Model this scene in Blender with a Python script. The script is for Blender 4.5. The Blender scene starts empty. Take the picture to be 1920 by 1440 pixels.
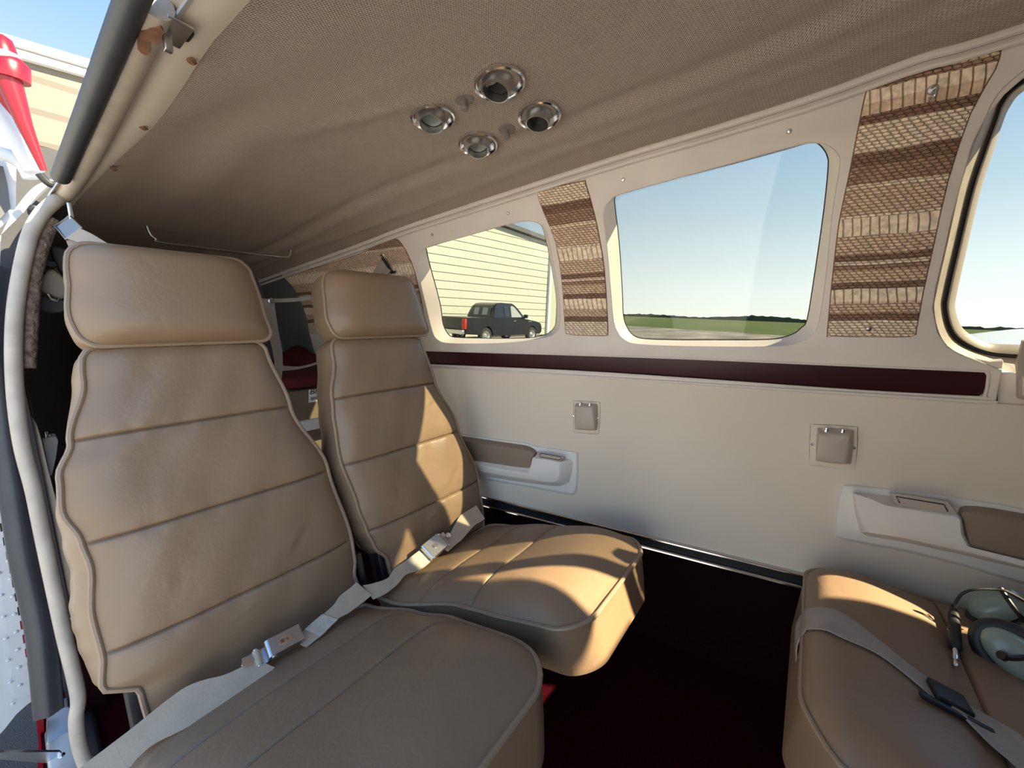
import bpy, bmesh, math, random
from mathutils import Vector, Matrix
V = Vector
random.seed(7)
C = bpy.context.scene.collection
SC = bpy.context.scene

# ------------------------------------------------------------------ camera
FPX = 721.0
_Z = V((.037, 1, -137/721)).normalized()          # world up in camera (right, up, forward)
_Y = V((568, 116, 721)); _Y = (_Y - _Y.dot(_Z)*_Z).normalized()
def _cr(a, b):
    a2 = V((a.x, a.y, -a.z)); b2 = V((b.x, b.y, -b.z)); c = a2.cross(b2); return V((c.x, c.y, -c.z))
_X = _cr(_Y, _Z).normalized()
RIGHT = V((_X.x, _Y.x, _Z.x)); UP = V((_X.y, _Y.y, _Z.y)); FWD = V((_X.z, _Y.z, _Z.z))
cam_data = bpy.data.cameras.new('camera'); cam = bpy.data.objects.new('camera', cam_data); C.objects.link(cam)
cam_data.sensor_fit = 'HORIZONTAL'; cam_data.sensor_width = 36; cam_data.lens = FPX/1920*36
cam_data.clip_start = .01; cam_data.clip_end = 3000
cam.matrix_world = Matrix(((RIGHT.x, UP.x, -FWD.x, 0), (RIGHT.y, UP.y, -FWD.y, 0), (RIGHT.z, UP.z, -FWD.z, 0), (0, 0, 0, 1)))
SC.camera = cam

# ------------------------------------------------------------------ light
_az, _el = math.radians(25.3), math.radians(39)
SUN_TO = V((math.cos(_el)*math.cos(_az), math.cos(_el)*math.sin(_az), math.sin(_el)))          # direction towards the sun
SUN_E = 11.0
w = bpy.data.worlds.new('sky'); SC.world = w; w.use_nodes = True
nt = w.node_tree; bg = nt.nodes['Background']
tc = nt.nodes.new('ShaderNodeTexCoord'); sx = nt.nodes.new('ShaderNodeSeparateXYZ')
rp = nt.nodes.new('ShaderNodeValToRGB')
nt.links.new(tc.outputs['Generated'], sx.inputs[0]); nt.links.new(sx.outputs['Z'], rp.inputs['Fac'])
els = rp.color_ramp.elements
els[0].position = 0.0; els[0].color = (1.25, 1.25, 1.15, 1)
els[1].position = 1.0; els[1].color = (.12, .27, .60, 1)
for p, c in ((.06, (1.12, 1.19, 1.17)), (.22, (.66, .84, .98)), (.45, (.28, .50, .86))):
    e = els.new(p); e.color = (*c, 1)
vm = nt.nodes.new('ShaderNodeVectorMath'); vm.operation = 'SCALE'
ma = nt.nodes.new('ShaderNodeMath'); ma.operation = 'MULTIPLY_ADD'; ma.inputs[1].default_value = .48; ma.inputs[2].default_value = 1.0   # brighter towards the sun's side
nt.links.new(sx.outputs['X'], ma.inputs[0]); nt.links.new(ma.outputs[0], vm.inputs['Scale']); nt.links.new(rp.outputs[0], vm.inputs[0])
nt.links.new(vm.outputs[0], bg.inputs['Color']); bg.inputs['Strength'].default_value = 1.15
sl = bpy.data.lights.new('sun', 'SUN'); sl.energy = SUN_E; sl.angle = math.radians(.6); sl.color = (1, .86, .57)
so = bpy.data.objects.new('sun', sl); C.objects.link(so)
so.rotation_euler = SUN_TO.to_track_quat('Z', 'Y').to_euler(); so.location = (8, 6, 9)
SC.view_settings.view_transform = 'Standard'; SC.view_settings.look = 'None'
SC.view_settings.exposure = 1.0; SC.view_settings.gamma = 1; SC.view_settings.use_curve_mapping = False
SC.render.film_transparent = False
SC.cycles.max_bounces = 10; SC.cycles.diffuse_bounces = 6; SC.cycles.transparent_max_bounces = 12
SC.cycles.use_denoising = True; SC.cycles.sample_clamp_indirect = 6

# ------------------------------------------------------------------ placing helpers
def ray(px, py):
    return RIGHT*((px-960)/FPX) + UP*((720-py)/FPX) + FWD
def on(px, py, p0, n):
    r = ray(px, py); return r * (p0.dot(n)/r.dot(n))
def onX(px, py, x):
    r = ray(px, py); return r*(x/r.x)
def onY(px, py, y):
    r = ray(px, py); return r*(y/r.y)
def onZ(px, py, z):
    r = ray(px, py); return r*(z/r.z)
def far(px, depth, z=0):
    r = ray(px, 583+.0377*(px-960)); r = V((r.x, r.y, 0)); r = r * (depth); return V((r.x, r.y, z))
FLOOR = -.90; GROUND = -1.33
T = .17; W0 = 1.04; K = .27; ZB = -.15
WN = V((-T, 1, 0)).normalized(); WP = V((0, W0, 0))                  # lower side wall
PN = V((-T, 1, K)).normalized(); PP = V((0, W0, ZB))                 # window panel (leans in)
def wall(px, py, off=0):     # off: metres towards the cabin
    return on(px, py, WP - WN*off, WN)
def panel(px, py, off=0):
    return on(px, py, PP - PN*off, PN)
def ceil_z(x, y):
    zb = .385 + .166*x
    t = (y-.53-.14*x*.5)/.42
    zz = zb + .045*max(0, 1-t*t)
    if x > -.15: zz -= .10*(x+.15)**2
    return zz
def on_ceiling(px, py):
    r = ray(px, py); a, b = .2, 3.
    for _ in range(50):
        m = (a+b)/2; p = r*m
        if p.z < ceil_z(p.x, p.y): a = m
        else: b = m
    return r*a
B0 = V((-.72, 0, -.645)); BD = V((-.23, 0, .73)).normalized(); BN = V((BD.z, 0, -BD.x))
C0 = V((-.72, 0, -.64)); CD = V((.43, 0, .11)).normalized(); CN = V((-CD.z, 0, CD.x))

# ------------------------------------------------------------------ object helpers
WL = {}
def tag(o, label=None, cat=None, group=None, kind=None):
    if label: o['label'] = label
    if cat: o['category'] = cat
    if group: o['group'] = group
    if kind: o['kind'] = kind
    return o
def thing(name, label, cat, loc=(0, 0, 0), group=None):
    o = bpy.data.objects.new(name, None); C.objects.link(o); o.location = loc; o.empty_display_size = .05
    WL[o.name] = V(loc); return tag(o, label, cat, group)
def mk(name, verts, faces, mat, parent=None, smooth=35, mats=None, fm=None, label=None):
    off = WL[parent.name] if parent else V((0, 0, 0))
    me = bpy.data.meshes.new(name); me.from_pydata([tuple(V(v)-off) for v in verts], [], faces)
    bm = bmesh.new(); bm.from_mesh(me); bmesh.ops.remove_doubles(bm, verts=bm.verts, dist=1e-6)
    bmesh.ops.recalc_face_normals(bm, faces=bm.faces); bm.to_mesh(me); bm.free()
    me.materials.append(mat)
    if smooth: me.shade_smooth(); me.set_sharp_from_angle(angle=math.radians(smooth))
    o = bpy.data.objects.new(name, me); C.objects.link(o)
    if parent: o.parent = parent
    WL[o.name] = off
    if label: o['label'] = label
    return o
class MB:
    def __init__(s): s.v = []; s.f = []
    def add(s, v, f):
        n = len(s.v); s.v += [V(a) for a in v]; s.f += [tuple(i+n for i in q) for q in f]; return s
    def build(s, name, mat, parent=None, smooth=35, label=None):
        return mk(name, s.v, s.f, mat, parent, smooth, label=label)
    def box(s, c, ax, bev=0):      # c centre, ax three half-axis vectors
        c = V(c); a, b, d = [V(q) for q in ax]
        if bev <= 0:
            vs = [c+a*i+b*j+d*k for i in (-1, 1) for j in (-1, 1) for k in (-1, 1)]
            return s.add(vs, [(0, 1, 3, 2), (4, 6, 7, 5), (0, 4, 5, 1), (2, 3, 7, 6), (0, 2, 6, 4), (1, 5, 7, 3)])
        bm = bmesh.new(); bmesh.ops.create_cube(bm, size=2)
        L = (a.length, b.length, d.length)
        for v in bm.verts: v.co = V((v.co.x*L[0], v.co.y*L[1], v.co.z*L[2]))
        bmesh.ops.bevel(bm, geom=bm.edges[:], offset=min(bev, min(L)*.95), segments=3, profile=.5, affect='EDGES')
        an, bn, dn = a.normalized(), b.normalized(), d.normalized()
        bm.verts.index_update()
        vs = [c+an*v.co.x+bn*v.co.y+dn*v.co.z for v in bm.verts]; fs = [tuple(v.index for v in f.verts) for f in bm.faces]
        bm.free(); return s.add(vs, fs)
    def tube(s, pts, r, n=10, closed=False, cap=True):
        pts = [V(p) for p in pts]; m = len(pts); rs = r if isinstance(r, (list, tuple)) else [r]*m
        vs = []; up = None
        for i in range(m):
            a = pts[(i-1) % m] if (i or closed) else pts[0]; b = pts[(i+1) % m] if (i < m-1 or closed) else pts[-1]
            t = (b-a).normalized()
            if up is None:
                up = t.orthogonal().normalized()
            up = (up-up.dot(t)*t).normalized(); q = t.cross(up)
            for k in range(n):
                an = 2*math.pi*k/n; vs.append(pts[i]+(up*math.cos(an)+q*math.sin(an))*rs[i])
        fs = []
        for i in range(m if closed else m-1):
            j = (i+1) % m
            for k in range(n):
                l = (k+1) % n; fs.append((i*n+k, i*n+l, j*n+l, j*n+k))
        if not closed and cap: fs += [tuple(range(n)), tuple((m-1)*n+k for k in range(n))]
        return s.add(vs, fs)
    def lathe(s, c, axis, prof, n=32):     # prof: (radius, height along axis)
        c = V(c); ax = V(axis).normalized(); u = ax.orthogonal().normalized(); q = ax.cross(u)
        vs = []; fs = []
        for (r, h) in prof:
            for k in range(n):
                an = 2*math.pi*k/n; vs.append(c+ax*h+(u*math.cos(an)+q*math.sin(an))*max(r, 1e-5))
        for i in range(len(prof)-1):
            for k in range(n):
                l = (k+1) % n; fs.append((i*n+k, i*n+l, (i+1)*n+l, (i+1)*n+k))
        return s.add(vs, fs)
    def rings(s, loops, cap0=True, cap1=True, closed=False):
        n = len(loops[0]); vs = [p for L in loops for p in L]; fs = []
        m = len(loops)
        for i in range(m if closed else m-1):
            j = (i+1) % m
            for k in range(n):
                l = (k+1) % n; fs.append((i*n+k, i*n+l, j*n+l, j*n+k))
        if cap0 and not closed: fs.append(tuple(range(n)))
        if cap1 and not closed: fs.append(tuple((m-1)*n+k for k in range(n)))
        return s.add(vs, fs)
    def grid(s, rows, thick=None):
        n = len(rows[0]); m = len(rows); vs = [p for L in rows for p in L]; fs = []
        for i in range(m-1):
            for k in range(n-1): fs.append((i*n+k, i*n+k+1, (i+1)*n+k+1, (i+1)*n+k))
        return s.add(vs, fs)
def smoothpath(pts, k=6, closed=False):
    pts = [V(p) for p in pts]; out = []; m = len(pts)
    for i in range(m if closed else m-1):
        p0 = pts[(i-1) % m] if (i or closed) else pts[0]; p1 = pts[i]; p2 = pts[(i+1) % m]
        p3 = pts[(i+2) % m] if (i+2 < m or closed) else pts[-1]
        for j in range(k):
            t = j/k
            out.append(.5*((2*p1)+(-p0+p2)*t+(2*p0-5*p1+4*p2-p3)*t*t+(-p0+3*p1-3*p2+p3)*t**3))
    if not closed: out.append(pts[-1])
    return out
def ribbon(a, b, th, k=5, arch=0.0):   # two edge polylines -> thin solid strip
    A = smoothpath(a, k); B = smoothpath(b, k); top = []; loops = []
    for i in range(len(A)):
        t = (A[min(i+1, len(A)-1)]-A[max(i-1, 0)]); w_ = (B[i]-A[i]); n = t.cross(w_).normalized()*th*.5
        row = []
        for j in range(5):
            f = j/4; row.append(A[i]+w_*f+n)
        row2 = [p-2*n for p in reversed(row)]
        loops.append(row+row2)
    m = MB(); m.rings(loops); return m
def plate(name, outline, holes, org, nrm, thick, bev, mat, parent=None, label=None, sharp=35):
    """outline/holes: world points on a plane; solid plate of given thickness growing along nrm"""
    n = V(nrm).normalized(); u = V((1, 0, 0)); u = (u-u.dot(n)*n).normalized()
    if abs(n.x) > .9: u = V((0, 1, 0)); u = (u-u.dot(n)*n).normalized()
    v = n.cross(u); org = V(org)
    cu = bpy.data.curves.new(name, 'CURVE'); cu.dimensions = '2D'; cu.fill_mode = 'BOTH'
    cu.extrude = max(thick/2-bev, 1e-5); cu.bevel_depth = bev; cu.bevel_resolution = 2; cu.offset = -bev
    for L in [outline]+list(holes):
        sp = cu.splines.new('POLY'); sp.points.add(len(L)-1); sp.use_cyclic_u = True
        pts = [((p-org).dot(u), (p-org).dot(v)) for p in L]
        for i, (a, b) in enumerate(pts): sp.points[i].co = (a, b, 0, 1)
    tmp = bpy.data.objects.new('tmp', cu); C.objects.link(tmp)
    dg = bpy.context.evaluated_depsgraph_get(); me0 = bpy.data.meshes.new_from_object(tmp.evaluated_get(dg))
    vs = [org+u*q.co.x+v*q.co.y+n*(q.co.z+thick/2) for q in me0.vertices]; fs = [tuple(p.vertices) for p in me0.polygons]
    bpy.data.objects.remove(tmp); bpy.data.curves.remove(cu); bpy.data.meshes.remove(me0)
    return mk(name, vs, fs, mat, parent, sharp, label=label)
def interp(tab, s):
    if s <= tab[0][0]: return tab[0][1]
    for (a, x), (b, y) in zip(tab, tab[1:]):
        if s <= b:
            t = (s-a)/(b-a); t = t*t*(3-2*t); return x+(y-x)*t
    return tab[-1][1]

# ------------------------------------------------------------------ materials
MATS = {}
def mat(name, col, rough=.6, metal=0, bump=None, var=.0, vscale=8, spec=.5, coat=0, sheen=0):
    m = bpy.data.materials.new(name); m.use_nodes = True; t = m.node_tree; b = t.nodes['Principled BSDF']
    b.inputs['Base Color'].default_value = (*col, 1); b.inputs['Roughness'].default_value = rough
    b.inputs['Metallic'].default_value = metal; b.inputs['Specular IOR Level'].default_value = spec
    if coat: b.inputs['Coat Weight'].default_value = coat
    if sheen: b.inputs['Sheen Weight'].default_value = sheen
    tc = t.nodes.new('ShaderNodeTexCoord')
    if var:
        n = t.nodes.new('ShaderNodeTexNoise'); n.inputs['Scale'].default_value = vscale; n.inputs['Detail'].default_value = 5
        t.links.new(tc.outputs['Object'], n.inputs['Vector'])
        r = t.nodes.new('ShaderNodeValToRGB'); r.color_ramp.elements[0].position = .3; r.color_ramp.elements[1].position = .7
        r.color_ramp.elements[0].color = (*[c*(1-var) for c in col], 1); r.color_ramp.elements[1].color = (*[min(1, c*(1+var)) for c in col], 1)
        t.links.new(n.outputs['Fac'], r.inputs['Fac']); t.links.new(r.outputs[0], b.inputs['Base Color'])
    if bump:
        prev = None
        for (sc, st, dist) in bump:
            n = t.nodes.new('ShaderNodeTexNoise'); n.inputs['Scale'].default_value = sc; n.inputs['Detail'].default_value = 4
            t.links.new(tc.outputs['Object'], n.inputs['Vector'])
            bp = t.nodes.new('ShaderNodeBump'); bp.inputs['Strength'].default_value = st; bp.inputs['Distance'].default_value = dist
            t.links.new(n.outputs['Fac'], bp.inputs['Height'])
            if prev: t.links.new(prev.outputs[0], bp.inputs['Normal'])
            prev = bp
        t.links.new(prev.outputs[0], b.inputs['Normal'])
    MATS[name] = m; return m
def N(t, typ, **kw):
    n = t.nodes.new(typ)
    for k, v_ in kw.items():
        if hasattr(n, k): setattr(n, k, v_)
    return n
def math_node(t, op, a, b=None, c=None):
    n = t.nodes.new('ShaderNodeMath'); n.operation = op
    for i, q in enumerate((a, b, c)):
        if q is None: continue
        if isinstance(q, (int, float)): n.inputs[i].default_value = q
        else: t.links.new(q, n.inputs[i])
    return n.outputs[0]
M_leather = mat('tan_leather', (.245, .158, .094), .42, bump=[(420, .12, .001), (14, .25, .012)], var=.07, vscale=6, spec=.45)
M_piping = mat('tan_piping', (.28, .19, .12), .4, bump=[(300, .1, .001)])
M_vinyl = mat('beige_vinyl', (.72, .62, .50), .6, bump=[(500, .12, .001), (5, .12, .02)], var=.05, vscale=3)
M_plastic = mat('cream_plastic', (.74, .65, .59), .5, bump=[(350, .08, .001)], var=.05, vscale=10)
M_arm = mat('pale_armrest_plastic', (.76, .72, .66), .45, bump=[(350, .08, .001)], var=.04)
M_pad = mat('brown_vinyl_pad', (.25, .18, .125), .55, bump=[(400, .15, .001)], var=.05)
M_jack = mat('taupe_plastic', (.46, .385, .32), .45, bump=[(300, .05, .001)])
M_maroon = mat('maroon_vinyl', (.034, .003, .007), .4, bump=[(400, .15, .001)], var=.1)
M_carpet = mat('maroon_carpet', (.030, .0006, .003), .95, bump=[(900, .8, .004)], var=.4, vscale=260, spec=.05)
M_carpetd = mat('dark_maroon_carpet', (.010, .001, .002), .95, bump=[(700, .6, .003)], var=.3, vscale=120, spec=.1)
M_black = mat('black_plastic', (.009, .009, .010), .5)
M_rubber = mat('dark_rubber', (.035, .036, .042), .5, bump=[(60, .15, .003)], var=.15, vscale=20)
M_chrome = mat('polished_steel', (.78, .78, .80), .16, 1)
M_steel = mat('brushed_steel', (.55, .54, .54), .32, 1, bump=[(200, .06, .001)])
M_alu = mat('aluminium', (.80, .82, .86), .25, 1)
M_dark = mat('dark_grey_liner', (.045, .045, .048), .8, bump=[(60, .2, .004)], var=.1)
M_web = mat('cream_webbing', (.47, .36, .25), .75, bump=[(250, .3, .001)], var=.08, vscale=30)
M_webg = mat('grey_webbing', (.33, .275, .23), .7, bump=[(250, .3, .001)], var=.1, vscale=30)
M_trim = mat('tan_trim_roll', (.46, .385, .31), .5, bump=[(220, .15, .001), (25, .25, .008)], var=.14, vscale=25)
M_white = mat('white_paint', (.58, .58, .59), .35, bump=[(30, .1, .004)], var=.06, vscale=14)
M_red = mat('red_paint', (.24, .003, .012), .3)
M_redcloth = mat('red_cloth', (.09, .003, .006), .9, bump=[(60, .5, .01)], var=.3, vscale=20)
M_card = mat('cardboard', (.16, .115, .075), .85, var=.1, vscale=20)
M_paper = mat('white_paper', (.75, .75, .75), .8)
M_ink = mat('ink', (.02, .02, .05), .8)
M_green = mat('grey_green_plastic', (.25, .31, .26), .28, spec=.5, coat=.2)
M_cushion = mat('black_foam_vinyl', (.018, .018, .02), .5)
M_grey = mat('grey_panel', (.10, .10, .105), .8, var=.1)
M_torn = mat('torn_brown_backing', (.20, .09, .05), .9, bump=[(90, .6, .004)], var=.4, vscale=80)

def headliner_mat():
    m = mat('headliner_weave', (.46, .385, .31), .85, spec=.15)
    t = m.node_tree; b = t.nodes['Principled BSDF']; tc = [n for n in t.nodes if n.type == 'TEX_COORD'][0]
    mp = t.nodes.new('ShaderNodeMapping'); mp.inputs['Rotation'].default_value = (0, 0, math.radians(8))
    t.links.new(tc.outputs['Object'], mp.inputs['Vector'])
    sp = t.nodes.new('ShaderNodeSeparateXYZ'); t.links.new(mp.outputs[0], sp.inputs[0])
    a = math_node(t, 'SINE', math_node(t, 'MULTIPLY', sp.outputs['X'], 2*math.pi/.0048))
    c = math_node(t, 'SINE', math_node(t, 'MULTIPLY', sp.outputs['Y'], 2*math.pi/.0040))
    h = math_node(t, 'ADD', math_node(t, 'MULTIPLY', a, c), math_node(t, 'MULTIPLY', a, .4))
    nz = t.nodes.new('ShaderNodeTexNoise'); nz.inputs['Scale'].default_value = 5; nz.inputs['Detail'].default_value = 3
    t.links.new(tc.outputs['Object'], nz.inputs['Vector'])
    b1 = t.nodes.new('ShaderNodeBump'); b1.inputs['Strength'].default_value = .5; b1.inputs['Distance'].default_value = .03
    t.links.new(nz.outputs['Fac'], b1.inputs['Height'])
    b2 = t.nodes.new('ShaderNodeBump'); b2.inputs['Strength'].default_value = .55; b2.inputs['Distance'].default_value = .0018
    t.links.new(h, b2.inputs['Height']); t.links.new(b1.outputs[0], b2.inputs['Normal']); t.links.new(b2.outputs[0], b.inputs['Normal'])
    mx = t.nodes.new('ShaderNodeMix'); mx.data_type = 'RGBA'
    mx.inputs[6].default_value = (.30, .235, .195, 1); mx.inputs[7].default_value = (.60, .48, .40, 1)
    f = math_node(t, 'MULTIPLY_ADD', h, .3, .5); t.links.new(f, mx.inputs[0]); t.links.new(mx.outputs[2], b.inputs['Base Color'])
    return m
M_head = headliner_mat()

def knit_mat():
    m = mat('striped_knit_fabric', (.4, .3, .2), .9, spec=.1)
    t = m.node_tree; b = t.nodes['Principled BSDF']; tc = [n for n in t.nodes if n.type == 'TEX_COORD'][0]
    sp = t.nodes.new('ShaderNodeSeparateXYZ'); t.links.new(tc.outputs['Object'], sp.inputs[0])
    z = math_node(t, 'MULTIPLY_ADD', sp.outputs['X'], -.05, sp.outputs['Z'])
    zz = math_node(t, 'DIVIDE', math_node(t, 'ADD', z, .06), .50)
    ramp = t.nodes.new('ShaderNodeValToRGB'); ramp.color_ramp.interpolation = 'CONSTANT'
    L = (.90, .71, .53); Tn = (.72, .51, .36); Br = (.27, .16, .11); Mb = (.40, .25, .17)
    bands = [(0, Tn), (.035, L), (.13, Br), (.16, Tn), (.20, L), (.25, Br), (.272, Tn), (.315, Mb), (.335, L), (.345, Br), (.37, Tn),
             (.43, L), (.50, Tn), (.585, L), (.595, Mb), (.65, Br), (.69, L), (.77, Br), (.80, Tn), (.83, L), (.865, Mb), (.88, Tn), (.905, Br), (.93, L), (.94, Br), (.955, L)]
    el = ramp.color_ramp.elements
    el[0].position = 0; el[0].color = (*Tn, 1); el[1].position = 1.0; el[1].color = (*L, 1)
    for p, c in bands[1:]:
        e = el.new(p); e.color = (*c, 1)
    wob = t.nodes.new('ShaderNodeTexNoise'); wob.inputs['Scale'].default_value = 16; t.links.new(tc.outputs['Object'], wob.inputs['Vector'])
    zz2 = math_node(t, 'MULTIPLY_ADD', wob.outputs['Fac'], .014, zz)
    t.links.new(zz2, ramp.inputs['Fac'])
    xw = math_node(t, 'MULTIPLY_ADD', wob.outputs['Fac'], .010, sp.outputs['X'])
    def cell(w_, h_, ph, slant):
        zr_ = math_node(t, 'DIVIDE', math_node(t, 'MULTIPLY_ADD', wob.outputs['Fac'], .004, z), h_)
        row = math_node(t, 'FLOOR', zr_); v_ = math_node(t, 'FRACT', zr_)
        u_ = math_node(t, 'FRACT', math_node(t, 'ADD', math_node(t, 'MULTIPLY_ADD', row, ph, math_node(t, 'DIVIDE', xw, w_)), math_node(t, 'MULTIPLY', v_, slant)))
        uu = math_node(t, 'MULTIPLY_ADD', u_, 2., -1.); vv = math_node(t, 'MULTIPLY_ADD', v_, 2., -1.)
        e = math_node(t, 'ADD', math_node(t, 'POWER', math_node(t, 'ABSOLUTE', uu), 2.4), math_node(t, 'POWER', math_node(t, 'ABSOLUTE', vv), 2.))
        q = math_node(t, 'MULTIPLY', math_node(t, 'SUBTRACT', 1.1, e), 1.8); q.node.use_clamp = True
        return q
    A_ = cell(.0105, .0050, .43, .25)
    ub = math_node(t, 'FRACT', math_node(t, 'ADD', math_node(t, 'DIVIDE', xw, .0125), math_node(t, 'MULTIPLY', z, 14.)))
    B_ = math_node(t, 'MULTIPLY', math_node(t, 'SUBTRACT', 1.0, math_node(t, 'POWER', math_node(t, 'ABSOLUTE', math_node(t, 'MULTIPLY_ADD', ub, 2., -1.)), 4.)), 1.3); B_.node.use_clamp = True
    fl = t.nodes.new('ShaderNodeValToRGB'); fl.color_ramp.interpolation = 'CONSTANT'; e2 = fl.color_ramp.elements
    e2[0].position = 0; e2[0].color = (0, 0, 0, 1); e2[1].position = .195; e2[1].color = (1, 1, 1, 1)
    for p, c in ((.25, 0), (.43, 1), (.49, 0), (.80, 1), (.865, 0)):
        e = e2.new(p); e.color = (c, c, c, 1)
    t.links.new(zz2, fl.inputs['Fac'])
    mm = t.nodes.new('ShaderNodeMix'); t.links.new(fl.outputs[0], mm.inputs[0]); t.links.new(A_, mm.inputs[2]); t.links.new(B_, mm.inputs[3])
    mask = mm.outputs[0]
    vn = t.nodes.new('ShaderNodeTexNoise'); vn.inputs['Scale'].default_value = 120; t.links.new(tc.outputs['Object'], vn.inputs['Vector'])
    hs_ = t.nodes.new('ShaderNodeHueSaturation'); t.links.new(math_node(t, 'MULTIPLY_ADD', vn.outputs['Fac'], 1.2, .4), hs_.inputs['Value']); t.links.new(ramp.outputs[0], hs_.inputs['Color'])
    mx = t.nodes.new('ShaderNodeMix'); mx.data_type = 'RGBA'
    t.links.new(mask, mx.inputs[0]); t.links.new(hs_.outputs[0], mx.inputs[7])
    dk = t.nodes.new('ShaderNodeMix'); dk.data_type = 'RGBA'; dk.inputs[0].default_value = .55
    t.links.new(ramp.outputs[0], dk.inputs[6]); dk.inputs[7].default_value = (.11, .06, .04, 1); t.links.new(dk.outputs[2], mx.inputs[6])
    t.links.new(mx.outputs[2], b.inputs['Base Color'])
    bp = t.nodes.new('ShaderNodeBump'); bp.inputs['Strength'].default_value = .8; bp.inputs['Distance'].default_value = .003
    t.links.new(mask, bp.inputs['Height']); t.links.new(bp.outputs[0], b.inputs['Normal'])
    return m
M_knit = knit_mat()

def glass_mat():
    m = bpy.data.materials.new('tinted_acrylic'); m.use_nodes = True; t = m.node_tree
    for n in list(t.nodes):
        if n.type != 'OUTPUT_MATERIAL': t.nodes.remove(n)
    out = [n for n in t.nodes][0]
    tr = t.nodes.new('ShaderNodeBsdfTransparent'); tr.inputs[0].default_value = (.60, .615, .60, 1)
    gl = t.nodes.new('ShaderNodeBsdfGlossy'); gl.inputs['Roughness'].default_value = .02
    mx = t.nodes.new('ShaderNodeMixShader'); mx.inputs[0].default_value = .03; t.links.new(tr.outputs[0], mx.inputs[1]); t.links.new(gl.outputs[0], mx.inputs[2])
    t.links.new(mx.outputs[0], out.inputs[0]); return m
M_glass = glass_mat()
def carglass():
    m = mat('dark_car_glass', (.02, .025, .03), .05, spec=.6); return m
M_cglass = carglass()
M_cblack = mat('black_car_paint', (.006, .007, .012), .25, coat=.25)
M_tyre = mat('tyre_rubber', (.02, .02, .02), .8)
M_alloy = mat('alloy_wheel', (.62, .62, .62), .35, 1)
M_tail = mat('red_lamp_lens', (.45, .02, .01), .2)

def stripes_mat(name, base, dark, period, fine, axis='Z', frac=.10):
    m = mat(name, base, .55); t = m.node_tree; b = t.nodes['Principled BSDF']; tc = [n for n in t.nodes if n.type == 'TEX_COORD'][0]
    sp = t.nodes.new('ShaderNodeSeparateXYZ'); t.links.new(tc.outputs['Object'], sp.inputs[0]); z = sp.outputs[axis]
    f1 = math_node(t, 'LESS_THAN', math_node(t, 'FRACT', math_node(t, 'DIVIDE', z, period)), frac)
    f2 = math_node(t, 'MULTIPLY', math_node(t, 'LESS_THAN', math_node(t, 'FRACT', math_node(t, 'DIVIDE', z, fine)), .25), .14)
    f = math_node(t, 'MAXIMUM', f1, f2)
    mx = t.nodes.new('ShaderNodeMix'); mx.data_type = 'RGBA'; mx.inputs[6].default_value = (*base, 1); mx.inputs[7].default_value = (*dark, 1)
    t.links.new(f, mx.inputs[0]); t.links.new(mx.outputs[2], b.inputs['Base Color']); return m
M_siding = stripes_mat('cream_metal_siding', (.50, .50, .41), (.10, .095, .07), .36, .09)
M_siding2 = stripes_mat('tan_metal_siding', (.14, .12, .095), (.085, .07, .055), .42, .14, frac=.2)
M_sidingv = stripes_mat('pale_metal_siding', (.44, .43, .32), (.2, .19, .15), .3, .1, axis='X', frac=.12)

M_fuzzy = mat('brown_pile_seal', (.20, .145, .11), .95, bump=[(160, 1.0, .006)], var=.5, vscale=120, spec=.05)
M_knob = mat('dark_taupe_plastic', (.20, .165, .15), .4)
M_guide = mat('dull_steel', (.30, .28, .27), .5, 1)
M_wing = mat('white_wing_paint', (.82, .82, .82), .3)

# ================================================================== THE CABIN SHELL
def struct(o): o['kind'] = 'structure'; return o
TOPLINE = [(528, 512), (672, 460), (778, 420), (1120, 307), (1340, 240), (1540, 176), (1725, 108), (1920, 50)]
top3 = [panel(*p) for p in TOPLINE]
d = (top3[-1]-top3[-3]).normalized()
top3 = [top3[0]+(top3[0]-top3[1])*.6] + top3 + [top3[-1]+d*.5, top3[-1]+d*1.2]
def topat(x):
    for a, b in zip(top3, top3[1:]):
        if x <= b.x or b is top3[-1]: return a+(b-a)*((x-a.x)/(b.x-a.x))
_cz = ceil_z
def near_y(x): return .191+.113*(x+.5)
def ceil_z(x, y):
    p = topat(x); s = min(1, max(0, (y-.35)/(p.y-.35))); s = s*s*(3-2*s)
    zc = min(.385+.166*x, .385+.166*(-.15)+.166*(x+.15)*.75) if x > -.15 else .385+.166*x
    yn = near_y(x); t = (y-yn)/(p.y-yn); a = .055*max(0, 1-(2*t-1)**2)
    return (zc + (p.z-zc)*s) + a
# headliner
rows = []; NXc, NYc = 190, 90
for i in range(NXc+1):
    x = -2.05+3.3*i/NXc; yf = topat(x).y; yn = near_y(x); row = []
    for j in range(NYc+1):
        f = j/NYc; y = yn+(yf-yn)*f; dd = yf-y; z = ceil_z(x, y)
        wv = math.sin(x*5.1)*.012
        z -= .0065*math.exp(-((dd-.115-wv)/.016)**2)*(.6+.4*math.sin(x*3+1)) + .004*math.exp(-((dd-.06+wv*.6)/.010)**2)
        z += .007*math.exp(-((dd-.145-wv)/.02)**2)
        # loose folds gathered around the lamps and the aft near corner
        q = math.hypot(x+.68, y-.50); z -= .006*math.exp(-((y-.40-.55*(x+.72))/.018)**2)*math.exp(-(q/.16)**2)
        z += .0055*math.sin((y*.9-x*.30)*40+2*math.sin(x*6))*math.exp(-((x+.98)/.30)**2-((y-.22)/.16)**2)
        row.append(V((x, y, z)))
    rows.append(row)
up = [[p+V((0, 0, .012)) for p in r] for r in rows]
m = MB(); m.grid(rows); m.grid(up)
def edge_strip(a, b): m.grid([a, b])
edge_strip(rows[0], up[0]); edge_strip(rows[-1], up[-1]); edge_strip([r[0] for r in rows], [r[0] for r in up]); edge_strip([r[-1] for r in rows], [r[-1] for r in up])
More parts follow.
